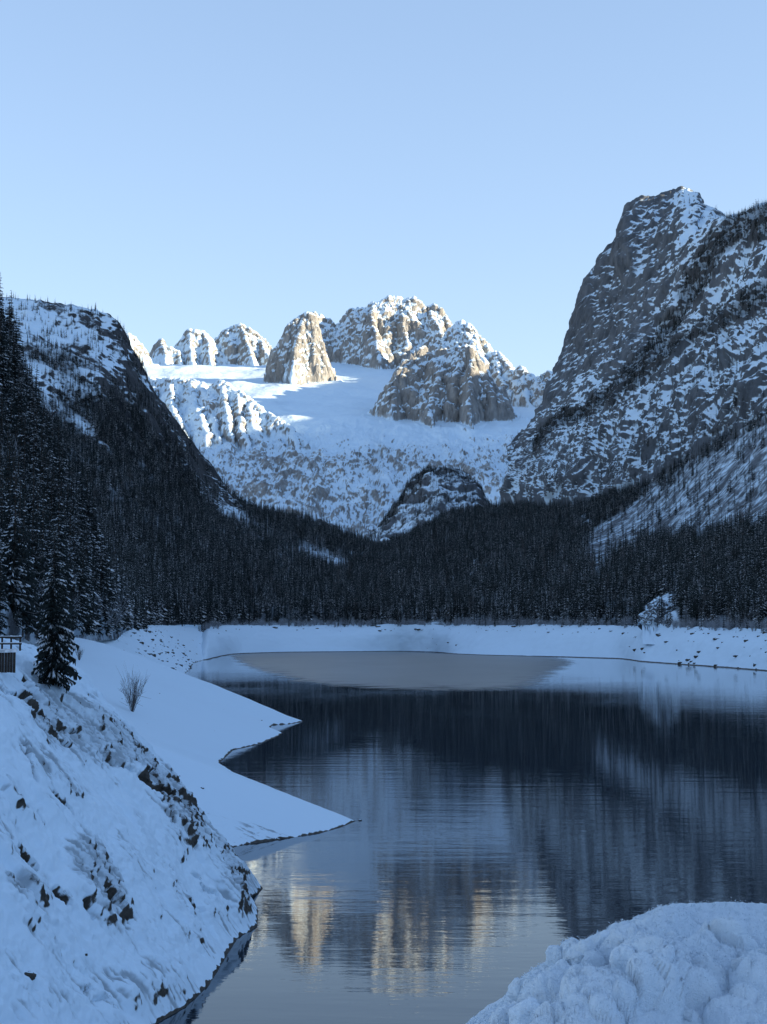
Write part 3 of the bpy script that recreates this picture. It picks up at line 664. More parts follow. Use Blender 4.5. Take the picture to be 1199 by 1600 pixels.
sn = 1.1 - 1.1 * sstep(.24, .08, Pt[..., 2] + .2 * fbm(Pt / 2.0, 2, .5, 153)) - .75 * sstep(.12, .4, fbm(Pt / np.array([5, 9, 3.]), 4, .6, 154)) * sstep(620, 800, Pt[..., 1])
sn -= .8 * sstep(.25, .45, fbm(Pt * np.array([.45, .9, 1.2]), 4, .6, 155)) * sstep(5, 2.2, st) * sstep(205, 195, Pt[..., 1])
terrain('snowy_spit', Pt, M_SPIT, sn, label='smooth snow covered spits running down into the lake')


def on_bank(px, py, y0=62, y1=500):
    """world point where the sight line through a photo pixel meets the bank"""
    a, t = ray(px, py); y = np.linspace(y0, y1, 6000); h, _ = bank_h(a * y, y)
    i = int(np.argmax(h > CAMZ + t * y)); return np.array([float(a * y[i]), y[i], float(h[i])])


# ------------------------------------------------------------------ water and its added sheen sheet
m = N('lake_water'); m.b.inputs['Base Color'].default_value = (.007, .020, .036, 1); m.b.inputs['Roughness'].default_value = .015; m.b.inputs['IOR'].default_value = 1.29
tc = m.t.nodes.new('ShaderNodeTexCoord').outputs['Object']
h = m.math('ADD', m.math('MULTIPLY', m.noise(1.0, 3, .5, vec=tc, stretch=(.5, 1.6, 1)), .35), m.math('MULTIPLY', m.noise(1.0, 2, .5, vec=tc, stretch=(.06, .22, 1)), 1.3))
calm = m.smooth(m.noise(1.0, 3, .5, vec=tc, stretch=(.012, .006, 1)), .35, .7)
h = m.math('MULTIPLY', h, m.math('MULTIPLY_ADD', calm, .7, .3))
m.bump(h, .03, 1.0)
M_WATER = m.m
wv = np.array([(-1400, -400, 0), (1800, -400, 0), (1800, 2600, 0), (-1400, 2600, 0)])
tag(link('lake_water', mesh_np('lake_water', wv, np.array([[0, 1, 2, 3]]), M_WATER)), 'dark still lake water mirroring the mountains', kind='structure')
m = N('sheen_sheet'); m.b.inputs['Base Color'].default_value = (.2, .2, .2, 1); m.b.inputs['Roughness'].default_value = .30; m.b.inputs['IOR'].default_value = 1.6  # pale rough sheet laid over the water as the sheen of breeze-ruffled water
m.l(m.mix(m.noise(.02, 5, .6, stretch=(1, .35, 1)), (.03, .035, .04), (.15, .16, .17)), m.b.inputs['Base Color'])
e_ = m.math('ADD', m.attr('edge'), m.math('MULTIPLY', m.math('SUBTRACT', m.noise(.06, 5, .6), .5), 1.2))
m.l(m.math('MULTIPLY', m.smooth(e_, .1, .85), .85), m.b.inputs['Alpha'])
M_SHEEN = m.m
SHEEN = [(362, 1033), (380, 1042), (400, 1050), (430, 1060), (465, 1068), (510, 1074), (560, 1078), (620, 1080), (680, 1081.5), (740, 1082.5), (790, 1081), (830, 1078), (852, 1072), (868, 1062), (884, 1050), (900, 1040), (905, 1034),
       (890, 1028.5), (850, 1024.5), (760, 1022.5), (698, 1020), (620, 1016.3), (440, 1018), (372, 1020.5), (350, 1024)]
iv = np.array([(*w0(x, y), .02) for x, y in SHEEN]); iv = np.concatenate([iv[i] + (iv[(i + 1) % len(iv)] - iv[i]) * np.linspace(0, 1, 14)[:-1, None] for i in range(len(iv))])
iv[:, :2] += 0 + np.stack([9 * fbm(iv / 40, 4, .6, 158), 14 * fbm(iv / 45, 4, .6, 159)], -1)
ctr = np.array([np.mean(iv[:, 0]), np.mean(iv[:, 1]), .02]); rings = [0, .35, .6, .75, .86, .93, .97, 1.0]; nI = len(iv)
V = np.stack([ctr + (iv - ctr) * k for k in rings]); V = np.concatenate([V, V[:, :1]], 1)
ev = np.repeat(np.array([1, 1, 1, .92, .75, .5, .25, 0.]), nI + 1)
me = mesh_np('sheen_sheet', V, grid_faces(len(rings), nI + 1), M_SHEEN, False, {'edge': ev})
tag(link('sheen_sheet', me), 'pale added sheet for the ruffled sheen on the far end of the lake', kind='structure')

# ---- roadside ground at the viewer
gy = np.array([-60, -8, 0, 2, 5.2, 7, 10, 16, 30, 60.]); gz = np.array([23.4, 23.4, 23.35, 23.35, 23.3, 22.4, 20.3, 16, 6.5, -8])
gx = np.linspace(-40, 60, 90); yy_ = np.interp(np.linspace(0, 9, 80), range(10), gy); Pg = np.zeros((80, 90, 3)); Pg[..., 0] = gx; Pg[..., 1] = yy_[:, None]
Pg[..., 2] = np.interp(yy_, gy, gz)[:, None]; Pg[..., 2] += .06 * fbm(Pg / 2, 3, .5, 161)
terrain('snowy_roadside', Pg, M_SHORE, np.full(Pg.shape[:2], 1.2), label='snow covered road edge at the top of the dam')

# ------------------------------------------------------------------ ploughed snow heap in front
def worley(p, seed=0):
    i = np.floor(p).astype(np.int32); f1 = np.full(p.shape[:-1], 9.0); rv = np.zeros(p.shape[:-1])
    for dx in (-1, 0, 1):
        for dy in (-1, 0, 1):
            for dz in (-1, 0, 1):
                c = i + np.array([dx, dy, dz]); hsh = _P2[(_P2[(_P2[(c[..., 0] + seed) & 1023] + c[..., 1]) & 1023] + c[..., 2]) & 1023]
                q = c + .5 + _G[hsh] * .42; d = np.sqrt(((p - q) ** 2).sum(-1)); r = hsh / 1023.0
                rv = np.where(d < f1, r, rv); f1 = np.minimum(f1, d)
    return f1, rv


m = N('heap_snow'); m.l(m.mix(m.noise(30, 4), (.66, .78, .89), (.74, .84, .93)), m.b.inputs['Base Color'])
m.b.inputs['Roughness'].default_value = .7; m.b.inputs['Specular IOR Level'].default_value = .25
m.b.inputs['Subsurface Weight'].default_value = .0
m.bump(m.math('ADD', m.noise(55, 5, .7), m.math('MULTIPLY', m.noise(210, 3, .7), .5)), .012, .9)
M_HEAP = m.m
HC = [(300, 1850, 4.2), (500, 1760, 4.25), (620, 1690, 4.3), (700, 1625, 4.35), (735, 1594, 4.4), (765, 1572, 4.45), (785, 1560, 4.5), (800, 1541, 4.55), (830, 1516, 4.6), (860, 1499, 4.65), (900, 1476, 4.7), (930, 1460, 4.75), (960, 1447, 4.8), (1000, 1430, 4.85), (1025, 1420, 4.9), (1050, 1412, 4.9), (1090, 1411, 4.9), (1130, 1409, 4.9), (1165, 1410, 4.9), (1199, 1412, 4.9), (1260, 1416, 4.9), (1500, 1440, 5.0)]
HF = [(x, y + 95 + 60 * (x > 1000) * min(1, (x - 1000) / 80), d - .75) for x, y, d in HC]
HM = [(x, y + 330, d - 1.35) for x, y, d in HC]
HB = [(x, float(CY + (CY * 0)) + 1450, 1.9) for x, y, d in HC]


def d_heap(P, T, n):
    w = sstep(.3, 1.0, T) * (1 - .8 * sstep(2.55, 2.95, T)) * (T < 3.001)
    wp = P + .05 * np.stack([fbm(P * 5, 3, .5, 171), fbm(P * 5, 3, .5, 172), fbm(P * 5, 3, .5, 173)], -1)
    f, r = worley(wp / .20, 5); b1 = np.sqrt(np.clip(1 - (f / .62) ** 2, 0, 1)) * (.35 + .65 * r)
    f2, r2 = worley(wp / .085, 9); b2 = np.sqrt(np.clip(1 - (f2 / .62) ** 2, 0, 1)) * r2
    f3, r3 = worley(wp / .036, 19); b3 = np.sqrt(np.clip(1 - (f3 / .62) ** 2, 0, 1)) * r3
    pat = sstep(-.25, .2, fbm(P / .5, 2, .5, 177))
    return w * (.15 * b1 * (.4 + .6 * pat) + .05 * b2 * (.3 + .7 * pat) + .014 * b3 - .06) + .010 * fbm(P / .05, 4, .65, 175) + .05 * fbm(P / .5, 3, .5, 176) * (T < 3.2) * w


Pp, Tp, ap = loft([HB, HM, HF, HC], [10, 90, 230], 520, 1400, 520, [(.15, -.03), (.5, -.35), (.8, -.9)], sm=(2, 6, 6, 2), disp=d_heap, crest=HC, jag=.002, keep=.35, seed=178)
heap = tag(link('snow_heap', mesh_np('snow_heap', Pp, grid_faces(*Pp.shape[:2]), M_HEAP)), 'lumpy heap of ploughed snow beside the road, close in front', 'snow heap')
# loose lumps lying in the heap
def lump_mesh(seed):
    r = np.random.default_rng(seed); u = np.linspace(0, np.pi, 22)[:, None]; v = np.linspace(0, 2 * np.pi, 33)[None]
    S = np.stack([np.sin(u) * np.cos(v), np.sin(u) * np.sin(v), np.cos(u) + 0 * v], -1)
    nrm = np.linalg.norm(S * np.array([1, 1, 1]), ord=5, axis=-1, keepdims=True)
    S2 = S / nrm ** .6 * r.uniform(.7, 1.15, 3)
    S2 = S2 * (1 + .45 * fbm(S * 1.2 + seed, 3, .5, seed) + .22 * fbm(S * 3.5 + seed, 4, .65, seed + 3))[..., None]
    return mesh_np('snow_lump', S2 * .03, grid_faces(22, 33), M_HEAP)


LUMPS = [lump_mesh(s) for s in (181, 182, 183, 184, 185)]
hx_, hy_ = to_px(Pp[..., 0], Pp[..., 1], Pp[..., 2])
okk = (hx_ > 745) & (hx_ < 1230) & (hy_ > 1470) & (hy_ < 1640) & (Tp < 2.75) & (Tp > 1)
idx = np.flatnonzero(okk.ravel()); pick = rng.choice(idx, 46, replace=False)
for k, i in enumerate(pick):
    p = Pp.reshape(-1, 3)[i]; s = rng.choice([.012, .02, .03, .042], p=[.35, .35, .2, .1])
    o = link('snow_lump', LUMPS[k % 5], heap, p); s /= .03; o.scale = (s, s * rng.uniform(.8, 1.2), s * rng.uniform(.8, 1.1)); o.rotation_euler = rng.uniform(0, 6.28, 3)
# hoar crystals standing on the surface
nn = normals(Pp); nn *= np.sign((nn * (np.array([0, 0, CAMZ + 3]) - Pp)).sum(-1, keepdims=True))
vis = np.flatnonzero(((hx_ > 700) & (hx_ < 1230) & (hy_ > 1390) & (hy_ < 1640) & (Tp < 3.15) & (Tp > 1)).ravel())
ci = rng.choice(vis, 42000); b = Pp.reshape(-1, 3)[ci] + rng.normal(0, .004, (42000, 3)); nr_ = nn.reshape(-1, 3)[ci]
ax = nr_ + rng.normal(0, .55, (42000, 3)); ax /= np.linalg.norm(ax, axis=1, keepdims=True)
sd = np.cross(ax, rng.normal(size=(42000, 3))); sd /= np.linalg.norm(sd, axis=1, keepdims=True)
L_ = rng.uniform(.0015, .0058, (42000, 1)); W_ = L_ * .42
V = np.stack([b - sd * W_ - ax * .002, b + sd * W_ - ax * .002, b + ax * L_], 1).reshape(-1, 3)
cr = link('frost_crystals', mesh_np('frost_crystals', V, np.arange(len(V)).reshape(-1, 3), M_HEAP, False), heap); cr['kind'] = 'stuff'

# ------------------------------------------------------------------ trees
def plain(name, col, rough=.85, spec=.2):
    m = N(name); m.l(m.ramp(m.noise(3.0, 5), [(.3, tuple(c * .6 for c in col)), (.7, tuple(c * 1.3 for c in col))]), m.b.inputs['Base Color'])
    m.b.inputs['Roughness'].default_value = rough; m.b.inputs['Specular IOR Level'].default_value = spec; return m.m


m = N('spruce_needles')
s = m.math('ADD', m.attr('snow'), m.math('MULTIPLY', m.math('SUBTRACT', m.noise(2.6, 4, .6), .5), .8))
m.l(m.mix(m.smooth(s, .42, .62), m.ramp(m.noise(.9, 3), [(.3, (.009, .014, .015)), (.75, (.025, .034, .032))]), (.62, .66, .70)), m.b.inputs['Base Color'])
m.b.inputs['Roughness'].default_value = .8; m.b.inputs['Specular IOR Level'].default_value = .15
M_NEEDLE = m.m
M_BARK = plain('bark', (.06, .048, .038)); M_TWIG = plain('bare_twigs', (.10, .095, .095)); M_FROST = plain('frosted_twigs', (.30, .32, .35)); M_ROCK = snow_rock('bank_rock', (.025, .024, .022), (.09, .085, .075), 2.0, .4, .1, 2.5, .03, streak=(1, 1, 1))
M_WOOD = plain('weathered_wood', (.045, .036, .03)); M_SNOWCAP = plain('snow_cap', (.66, .69, .72))


def tube(pts, r0, r1, k=5):
    pts = np.asarray(pts, float); n = len(pts); tg = np.gradient(pts, axis=0); tg /= np.linalg.norm(tg, axis=1, keepdims=True) + 1e-9
    up = np.where(np.abs(tg[:, 2:3]) > .9, np.array([[1., 0, 0]]), np.array([[0, 0, 1.]])); s = np.cross(tg, up); s /= np.linalg.norm(s, axis=1, keepdims=True) + 1e-9
    t = np.cross(tg, s); r = np.linspace(r0, r1, n)[:, None]
    V = np.stack([pts + r * (np.cos(a) * s + np.sin(a) * t) for a in np.linspace(0, 2 * np.pi, k, endpoint=False)], 1).reshape(-1, 3)
    i = np.arange(n - 1)[:, None] * k; j = np.arange(k)[None]; j2 = (j + 1) % k
    return V, np.stack([i + j, i + j2, i + k + j2, i + k + j], -1).reshape(-1, 4)


class Acc:
    def __init__(self): self.v, self.f, self.s, self.n = [], [], [], 0

    def add(self, V, Fc, snow=0.0):
        V = np.asarray(V); Fc = np.asarray(Fc)
        if Fc.shape[1] == 3: Fc = np.concatenate([Fc, Fc[:, 2:3]], 1)
        self.v.append(V); self.f.append(Fc + self.n); self.s.append(np.broadcast_to(snow, len(V)).astype(float)); self.n += len(V)

    def mesh(self, name, mat, smooth=False):
        Q = np.concatenate(self.f); V = np.concatenate(self.v); tri = Q[:, 2] == Q[:, 3]
        T3 = np.concatenate([Q[tri][:, :3], Q[~tri][:, :3], Q[~tri][:, [0, 2, 3]]])
        return mesh_np(name, V, T3, mat, smooth, {'snow': np.concatenate(self.s)})


def spruce_crown(seed, levels, per, rad, snowy, fine=False, bottom=.035, acc=None, gap=0.0, m_=4):
    """needle branches of a tree one metre tall and 2*rad wide"""
    r = np.random.default_rng(seed); A = acc or Acc()
    lean = r.uniform(0, 6.28)
    for i in range(levels):
        t = bottom + (1 - bottom) * (max(0, i + r.uniform(-.3, .3)) / levels) ** .92; t = min(max(t, bottom), .985)
        Lm = rad * ((1 - t) ** .8) * (1 if t > bottom + .06 else .8) + .006
        n = max(4, int(per * (1 - .45 * t))); ph = r.uniform(0, 6.28)
        for k in range(n):
            if r.random() < gap: continue
            a = ph + 6.283 * k / n + r.normal(0, .18); L = Lm * r.uniform(.62, 1.18) * (1 + .15 * math.cos(a - lean))
            c, s = math.cos(a), math.sin(a); dr = r.uniform(.18, .5) * (1 - t * .6); rise = r.uniform(0, .12)
            w = L * r.uniform(.20, .34); sn = snowy * r.uniform(0, 2.0); tz = t + r.normal(0, .008)
            def q(u, v, z): return (c * u - s * v, s * u + c * v, tz + z)
            if not fine:
                V = [q(0, 0, 0), q(L * .55, 0, L * rise - L * dr * .3), q(L, 0, -L * dr), q(L * .62, w, -L * dr * .95), q(L * .62, -w, -L * dr * .95)]
                A.add(V, [[0, 1, 3], [1, 2, 3], [0, 4, 1], [1, 4, 2]], [sn * .3, sn * 1.2, sn * .9, sn * .2, sn * .2])
            else:
                for j in range(m_):
                    u0, u1 = L * j / m_, L * (j + 1.25) / m_; z0 = L * rise * math.sin(j / m_ * 3) - L * dr * (j / m_) ** 1.6; z1 = L * rise * .5 - L * dr * min(1, ((j + 1.2) / m_)) ** 1.6
                    ww = w * (1.15 - .8 * j / m_) * r.uniform(.6, 1.2) * (4 / m_) ** .5; hang = r.uniform(.25, .7) * L * .35
                    V = [q(u0, 0, z0 + .002), q(u1, 0, z1), q((u0 + u1) / 2 + ww * .35, ww, z1 - hang), q((u0 + u1) / 2 + ww * .35, -ww, z1 - hang * r.uniform(.6, 1.3))]
                    s2 = sn * r.uniform(.4, 1.4)
                    A.add(V, [[0, 1, 2], [0, 3, 1]], [s2 * .8, s2 * 1.2, s2 * .15, s2 * .15])
    return A


def trunk_acc(rad=.011, top=.97, acc=None):
    A = acc or Acc(); V, Fc = tube([(0, 0, -.04), (0, 0, .3), (.004, .002, .7), (0, 0, top)], rad, rad * .12, 6); A.add(V, Fc, 0); return A


def bare_acc(seed, spread=.22, n=26, fan=False):
    r = np.random.default_rng(seed); A = Acc()
    if not fan:
        V, Fc = tube([(0, 0, -.04), (r.normal(0, .01), r.normal(0, .01), .5), (0, 0, .98)], .012, .003, 4); A.add(V, Fc)
    for k in range(n):
        t = .02 if fan else r.uniform(.18, .9); a = r.uniform(0, 6.28); L = (r.uniform(.6, 1.0) if fan else spread * (1.1 - .75 * t) * r.uniform(.7, 1.2))
        el = r.uniform(.9, 1.45) if fan else r.uniform(.3, .9)
        d = np.array([math.cos(a) * math.cos(el), math.sin(a) * math.cos(el), math.sin(el)]); b0 = np.array([r.normal(0, .02), r.normal(0, .02), 0]) if fan else np.array([0, 0, t]); p = [b0, b0 + d * L * .5 + r.normal(0, .02, 3), b0 + d * L]
        V, Fc = tube(p, .007, .002, 3); A.add(V, Fc)
        for j in range(6 if fan else 4):
            s = p[1] + (p[2] - p[1]) * r.uniform(-.6, .8); e = s + (d + r.normal(0, .45, 3)) * L * r.uniform(.18, .34)
            V, Fc = tube([s, (s + e) / 2, e], .004, .0015, 3); A.add(V, Fc)
    return A


def joined(seed, levels, per, rad, snowy):
    A = spruce_crown(seed, levels, per, rad, snowy); trunk_acc(.012, .9, A); return A.mesh('spruce_tree', M_NEEDLE)


FORESTC = bpy.data.collections.new('forest_trees')
kinds = [joined(s, lv, per, rd, sn) for s, lv, per, rd, sn in ((201, 12, 8, .135, .44), (202, 14, 7, .115, .30), (203, 11, 9, .16, .52), (204, 13, 7, .10, .18), (205, 12, 8, .14, .66))]
kinds.append(bare_acc(206, .2, 26).mesh('bare_tree', M_TWIG)); kinds.append(bare_acc(207, .3, 22, True).mesh('bare_bush', M_FROST))
for i, me in enumerate(kinds):
    o = bpy.data.objects.new('forest_tree_%d' % i, me); FORESTC.objects.link(o)


def scatter(P, dens, zoff=-.3):
    """points on a terrain grid, dens trees per square metre of slope per cell"""
    p00, p10, p01 = P[:-1, :-1], P[1:, :-1], P[:-1, 1:]; ar = np.linalg.norm(np.cross(p10 - p00, p01 - p00), axis=-1)
    lam = ar * dens[:-1, :-1]; n = rng.poisson(np.clip(lam, 0, 40)); i = np.repeat(np.arange(n.size), n.ravel())
    u = rng.random((len(i), 1)); v = rng.random((len(i), 1))
    q = p00.reshape(-1, 3)[i] + u * (p10 - p00).reshape(-1, 3)[i] + v * (p01 - p00).reshape(-1, 3)[i]; q[:, 2] += zoff
    return q, i


TREES = []   # rows: x y z height variant zone


def grow(P, dens, hfun, probs, zone):
    q, i = scatter(P, dens)
    if not len(q): return
    h = hfun(q); k = rng.choice(len(kinds), len(q), p=np.array(probs) / sum(probs))
    h = np.where(k == 6, h * .5, h)
    px, py = to_px(q[:, 0], q[:, 1], q[:, 2]); keep = (px > -140) & (px < 1340)
    TREES.append(np.column_stack([q, h, k, np.full(len(q), zone)])[keep])


def vary(lo, hi, spread=.22): return lambda q: np.interp(q[:, 2], [30, 700], [hi, lo]) * np.clip(rng.normal(1, spread, len(q)), .45, 1.5)


clump = lambda P, s, sd: sstep(-.35, .25, fbm(P / s, 3, .55, sd))
# left mountain
dl = .036 * wl * (.5 + .5 * clump(Pf, 60, 301)) + .011 * clump(Pf, 45, 302) ** 2 * (Tf < 5)
dl *= (Tf < 5.02) * (Tf > 1)
grow(Pf, dl, vary(10, 21), [3, 3, 2, 3, 1.4, .12, 0], 1)
# right lower slopes
dr_ = .038 * (1 - op) * (.55 + .45 * clump(Pl, 50, 303)) + scree_m * .0035 * clump(Pl, 30, 304)
dr_ *= (Tl < 4.02) * (Tl > 1)
grow(Pl, dr_, vary(13, 22), [3, 3, 2, 3, 1.6, .25, .25], 2)
# tree bands on the right mountain
dm = np.zeros_like(mpx)
for poly, den in TREEBANDS: dm = np.maximum(dm, inpoly(mpx, mpy, poly) * den)
dm = dm * (.25 + 1.0 * clump(Pm, 45, 305)) + .0003 + .0016 * sstep(.1, .5, fbm(Pm / 120, 3, .5, 309)) * (mpx > 1040)
dm *= (Tm > .9) * (Tm < 4) * (1 - sstep(1075, 1035, mpx) * (mpy < 520) * (mpx < 1060) * (dm < .005))
grow(Pm, dm, vary(13, 17), [2, 3, 1, 4, .3, .3, 0], 3)
# knoll
dk = .022 * sstep(.62, .8, (Tk - 1)) * (Tk < 2.1) + .020 * sstep(640, 600, kpx + .9 * (kpy - 800)) * 1 + .012 * clump(Pk, 60, 306) ** 2
grow(Pk, dk * (Tk < 2.15), vary(12, 16), [2, 3, 1, 4, .2, .2, 0], 4)
# cirque foot
dcq = .0006 * sstep(770, 815, cpy) * clump(Pc, 200, 307) * (cpx > 380) * (cpx < 720)
grow(Pc, dcq, lambda q: 12 * np.clip(rng.normal(1, .25, len(q)), .5, 1.5), [2, 3, 1, 3, .3, .3, 0], 5)
# near hillside
dh = .020 * (1 - hop) * (Th > .9) * (Th < 3.3) + .002
grow(Ph, dh * (Th > .4) * (Th < 3.4), lambda q: np.interp(q[:, 1], [100, 300, 900], [12, 21, 25]) * np.clip(rng.normal(1, .22, len(q)), .5, 1.4), [3, 3, 2.5, 2, 2.8, .2, .3], 6)
# scrub along the tree line at the shore
sc_d = .06 * sstep(2.75, 2.95, Ts) * (Ts < 4.2) * (.3 + .7 * clump(Ps, 30, 308))
grow(Ps, sc_d, lambda q: 13 * np.clip(rng.normal(1, .3, len(q)), .4, 1.6), [.5, .5, .4, .4, .5, .4, 7], 7)
T_ALL = np.concatenate(TREES)
tpx, tpy = to_px(T_ALL[:, 0], T_ALL[:, 1], T_ALL[:, 2] + T_ALL[:, 3] * .5)
big = T_ALL[:, 3] / T_ALL[:, 1] * ((tpx > -25) & (tpx < 1225) & (T_ALL[:, 4] < 5))
order = np.argsort(-big); near = T_ALL[order[:285]]; rest = T_ALL[order[285:]]
# nearest trees one by one
protos = []
for s, lv, per, rd, sn in ((211, 24, 10, .13, .36), (212, 28, 9, .11, .24), (213, 22, 11, .155, .42), (214, 26, 9, .10, .30), (215, 24, 10, .14, .5)):
    protos.append((spruce_crown(s, lv, per, rd, sn, True).mesh('crown', M_NEEDLE), trunk_acc().mesh('trunk', M_BARK, True)))


def tree(name, me_c, me_t, loc, h, label, group, wide=1.0):
    e = bpy.data.objects.new(name, None); COL.objects.link(e); e.location = loc; e.scale = (h * wide, h * wide, h); e.rotation_euler = (0, 0, random.uniform(0, 6.28))
    tag(e, label, 'tree', group); link('crown', me_c, e); link('trunk', me_t, e); return e


random.seed(5)
for row in near:
    x, y, z, h, k, zone = row
    qx, qy = (float(v) for v in to_px(x, y, z))
    if zone == 6 and qy < 760: lab, gr = 'tall dark spruce high on the steep near hillside, just under the sky edge', 'spruces high on the steep near hillside'
    elif zone == 6 and qx < 90: lab, gr = 'tall snow dusted spruce on the steep near hillside above the wooden fence', 'spruces above the fence'
    elif zone == 6 and qy < 930: lab, gr = 'dark spruce on the middle of the steep near hillside around the snowy clearings', 'spruces round the hillside clearings'
    elif zone == 6: lab, gr = 'snow dusted spruce at the foot of the near hillside, behind the snowy spits', 'spruces at the foot of the near hillside'
    elif zone == 2 or zone == 3: lab, gr = 'dark spruce in the forest above the far shore, below the scree tongue', 'spruces above the far shore under the scree'
    elif zone == 7: lab, gr = 'spruce standing at the edge of the snowy shore', 'spruces along the shore edge'
    else: lab, gr = 'dark spruce on the foot of the wooded mountain behind the near hillside', 'spruces at the foot of the wooded mountain'
    c, t = protos[int(k) % 5]; tree('spruce_tree', c, t, (x, y, z), h, lab, gr, random.uniform(.85, 1.2))
# the rest: one mass of instances
me = bpy.data.meshes.new('forest'); n = len(rest); me.vertices.add(n); me.vertices.foreach_set('co', rest[:, :3].astype(np.float32).ravel())
for an, ty, av in (('size', 'FLOAT', rest[:, 3]), ('turn', 'FLOAT', rng.uniform(0, 6.28, n)), ('wide', 'FLOAT', rest[:, 3] * rng.uniform(.85, 1.3, n))):
    at = me.attributes.new(an, ty, 'POINT'); at.data.foreach_set('value', av.astype(np.float32))
at = me.attributes.new('variant', 'INT', 'POINT'); at.data.foreach_set('value', rest[:, 4].astype(np.int32))
fo = tag(link('forest', me), 'dark snow dusted conifer forest covering the lower mountainsides', kind='stuff')
g = bpy.data.node_groups.new('forest_nodes', 'GeometryNodeTree')
g.interface.new_socket('Geometry', in_out='INPUT', socket_type='NodeSocketGeometry'); g.interface.new_socket('Geometry', in_out='OUTPUT', socket_type='NodeSocketGeometry')
gi, go = g.nodes.new('NodeGroupInput'), g.nodes.new('NodeGroupOutput')
ip = g.nodes.new('GeometryNodeInstanceOnPoints'); ci_ = g.nodes.new('GeometryNodeCollectionInfo'); ci_.inputs['Collection'].default_value = FORESTC
ci_.inputs['Separate Children'].default_value = True; ci_.inputs['Reset Children'].default_value = True; ip.inputs['Pick Instance'].default_value = True


def named(n_, ty):
    a = g.nodes.new('GeometryNodeInputNamedAttribute'); a.data_type = ty; a.inputs['Name'].default_value = n_; return a.outputs['Attribute']


cr_, cs_ = g.nodes.new('ShaderNodeCombineXYZ'), g.nodes.new('ShaderNodeCombineXYZ')
g.links.new(named('turn', 'FLOAT'), cr_.inputs[2]); w_ = named('wide', 'FLOAT'); g.links.new(w_, cs_.inputs[0]); g.links.new(w_, cs_.inputs[1]); g.links.new(named('size', 'FLOAT'), cs_.inputs[2])
g.links.new(gi.outputs[0], ip.inputs['Points']); g.links.new(ci_.outputs[0], ip.inputs['Instance']); g.links.new(named('variant', 'INT'), ip.inputs['Instance Index'])
g.links.new(cr_.outputs[0], ip.inputs['Rotation']); g.links.new(cs_.outputs[0], ip.inputs['Scale']); g.links.new(ip.outputs[0], go.inputs[0])
md = fo.modifiers.new('forest', 'NODES'); md.node_group = g
print('TREES', len(rest), len(T_ALL), [int((T_ALL[:, 5] == z).sum()) for z in range(1, 8)])

# ------------------------------------------------------------------ things on the near bank
def box(A, c, s, rz=0.0, snow=0.0):
    x, y, z = s; V = np.array([(i * x / 2, j * y / 2, k * z / 2) for i in (-1, 1) for j in (-1, 1) for k in (-1, 1)])
    ca, sa = math.cos(rz), math.sin(rz); V = np.stack([V[:, 0] * ca - V[:, 1] * sa, V[:, 0] * sa + V[:, 1] * ca, V[:, 2]], -1) + np.array(c)
    A.add(V, [[0, 1, 3, 2], [4, 6, 7, 5], [0, 4, 5, 1], [2, 3, 7, 6], [0, 2, 6, 4], [1, 5, 7, 3]], snow); return A


# timber wall with a fence above it
WY, WX, WT = 128.0, -29.3, 23.35
wall = bpy.data.objects.new('retaining_wall', None); COL.objects.link(wall); wall.location = (WX, WY, WT - 1.7)
tag(wall, 'dark timber retaining wall under the snowy path, below the fence', 'wall')
pl = [box(Acc(), (0, 0, .82), (.19, .12, 1.64)).mesh('plank', M_WOOD) for _ in (0,)][0]
for k in range(26):
    o = link('plank', pl, wall, (-.12 - k * .225, random.uniform(-.02, .02), random.uniform(-.06, .02)))
V = np.zeros((5, 30, 3)); V[..., 0] = np.linspace(.12, -6, 30)[None]; V[..., 1] = np.array([-.2, -.17, 0, .5, 2.2])[:, None]; V[..., 2] = np.array([1.6, 1.78, 1.86, 1.88, 1.8])[:, None] + .05 * fbm(V * 2, 2, .5, 311)
link('snow_cap', mesh_np('snow_cap', V, grid_faces(5, 30), M_SNOWCAP), wall)
fen = bpy.data.objects.new('wooden_fence', None); COL.objects.link(fen); fen.location = (WX + .3, WY + .35, WT + .1)
tag(fen, 'wooden post and rail fence topped with snow above the timber wall', 'fence')
post = box(Acc(), (0, 0, .5), (.13, .13, 1.15)).mesh('post', M_WOOD); capm = box(Acc(), (0, 0, 1.115), (.15, .15, .08)).mesh('snow_cap', M_SNOWCAP)
for k in range(9):
    o = link('post', post, fen, (-.05 - k * .72, 0, 0)); link('snow_cap', capm, o)
for zz, th in ((1.0, .13), (.48, .12)):
    o = link('rail', box(Acc(), (-2.9, -.1, zz), (6.0, .07, th)).mesh('rail', M_WOOD), fen)
    link('snow_cap', box(Acc(), (-2.9, -.1, zz + th / 2 + .03), (6.0, .1, .06)).mesh('snow_cap', M_SNOWCAP), o)
# lone spruce beside the wall
big_c = spruce_crown(221, 46, 20, .15, .42, True, .03, None, .1, 6).mesh('crown', M_NEEDLE)
lp = np.array([-28.4, 138.0, float(bank_h(np.array(-28.4), np.array(138.0))[0])]); lone = tree('spruce_tree', big_c, protos[0][1], (lp[0], lp[1], lp[2] - .2), 13.5, 'dark spruce with snow clumps standing alone on the bank beside the timber wall', None, 1.0)
A = Acc(); r = np.random.default_rng(222)
for k in range(9):
    t = .42 + .05 * k; a = -1.2 + r.normal(0, .5); L = r.uniform(.08, .13); b0 = np.array([0.05, -.03, t]); d = np.array([math.cos(a), math.sin(a), -.25])
    V, Fc = tube([b0, b0 + d * L * .5 + [0, 0, -.01], b0 + d * L + [0, 0, .02]], .004, .0015, 4); A.add(V, Fc)
link('dead_branch', A.mesh('dead_branch', M_TWIG), lone)
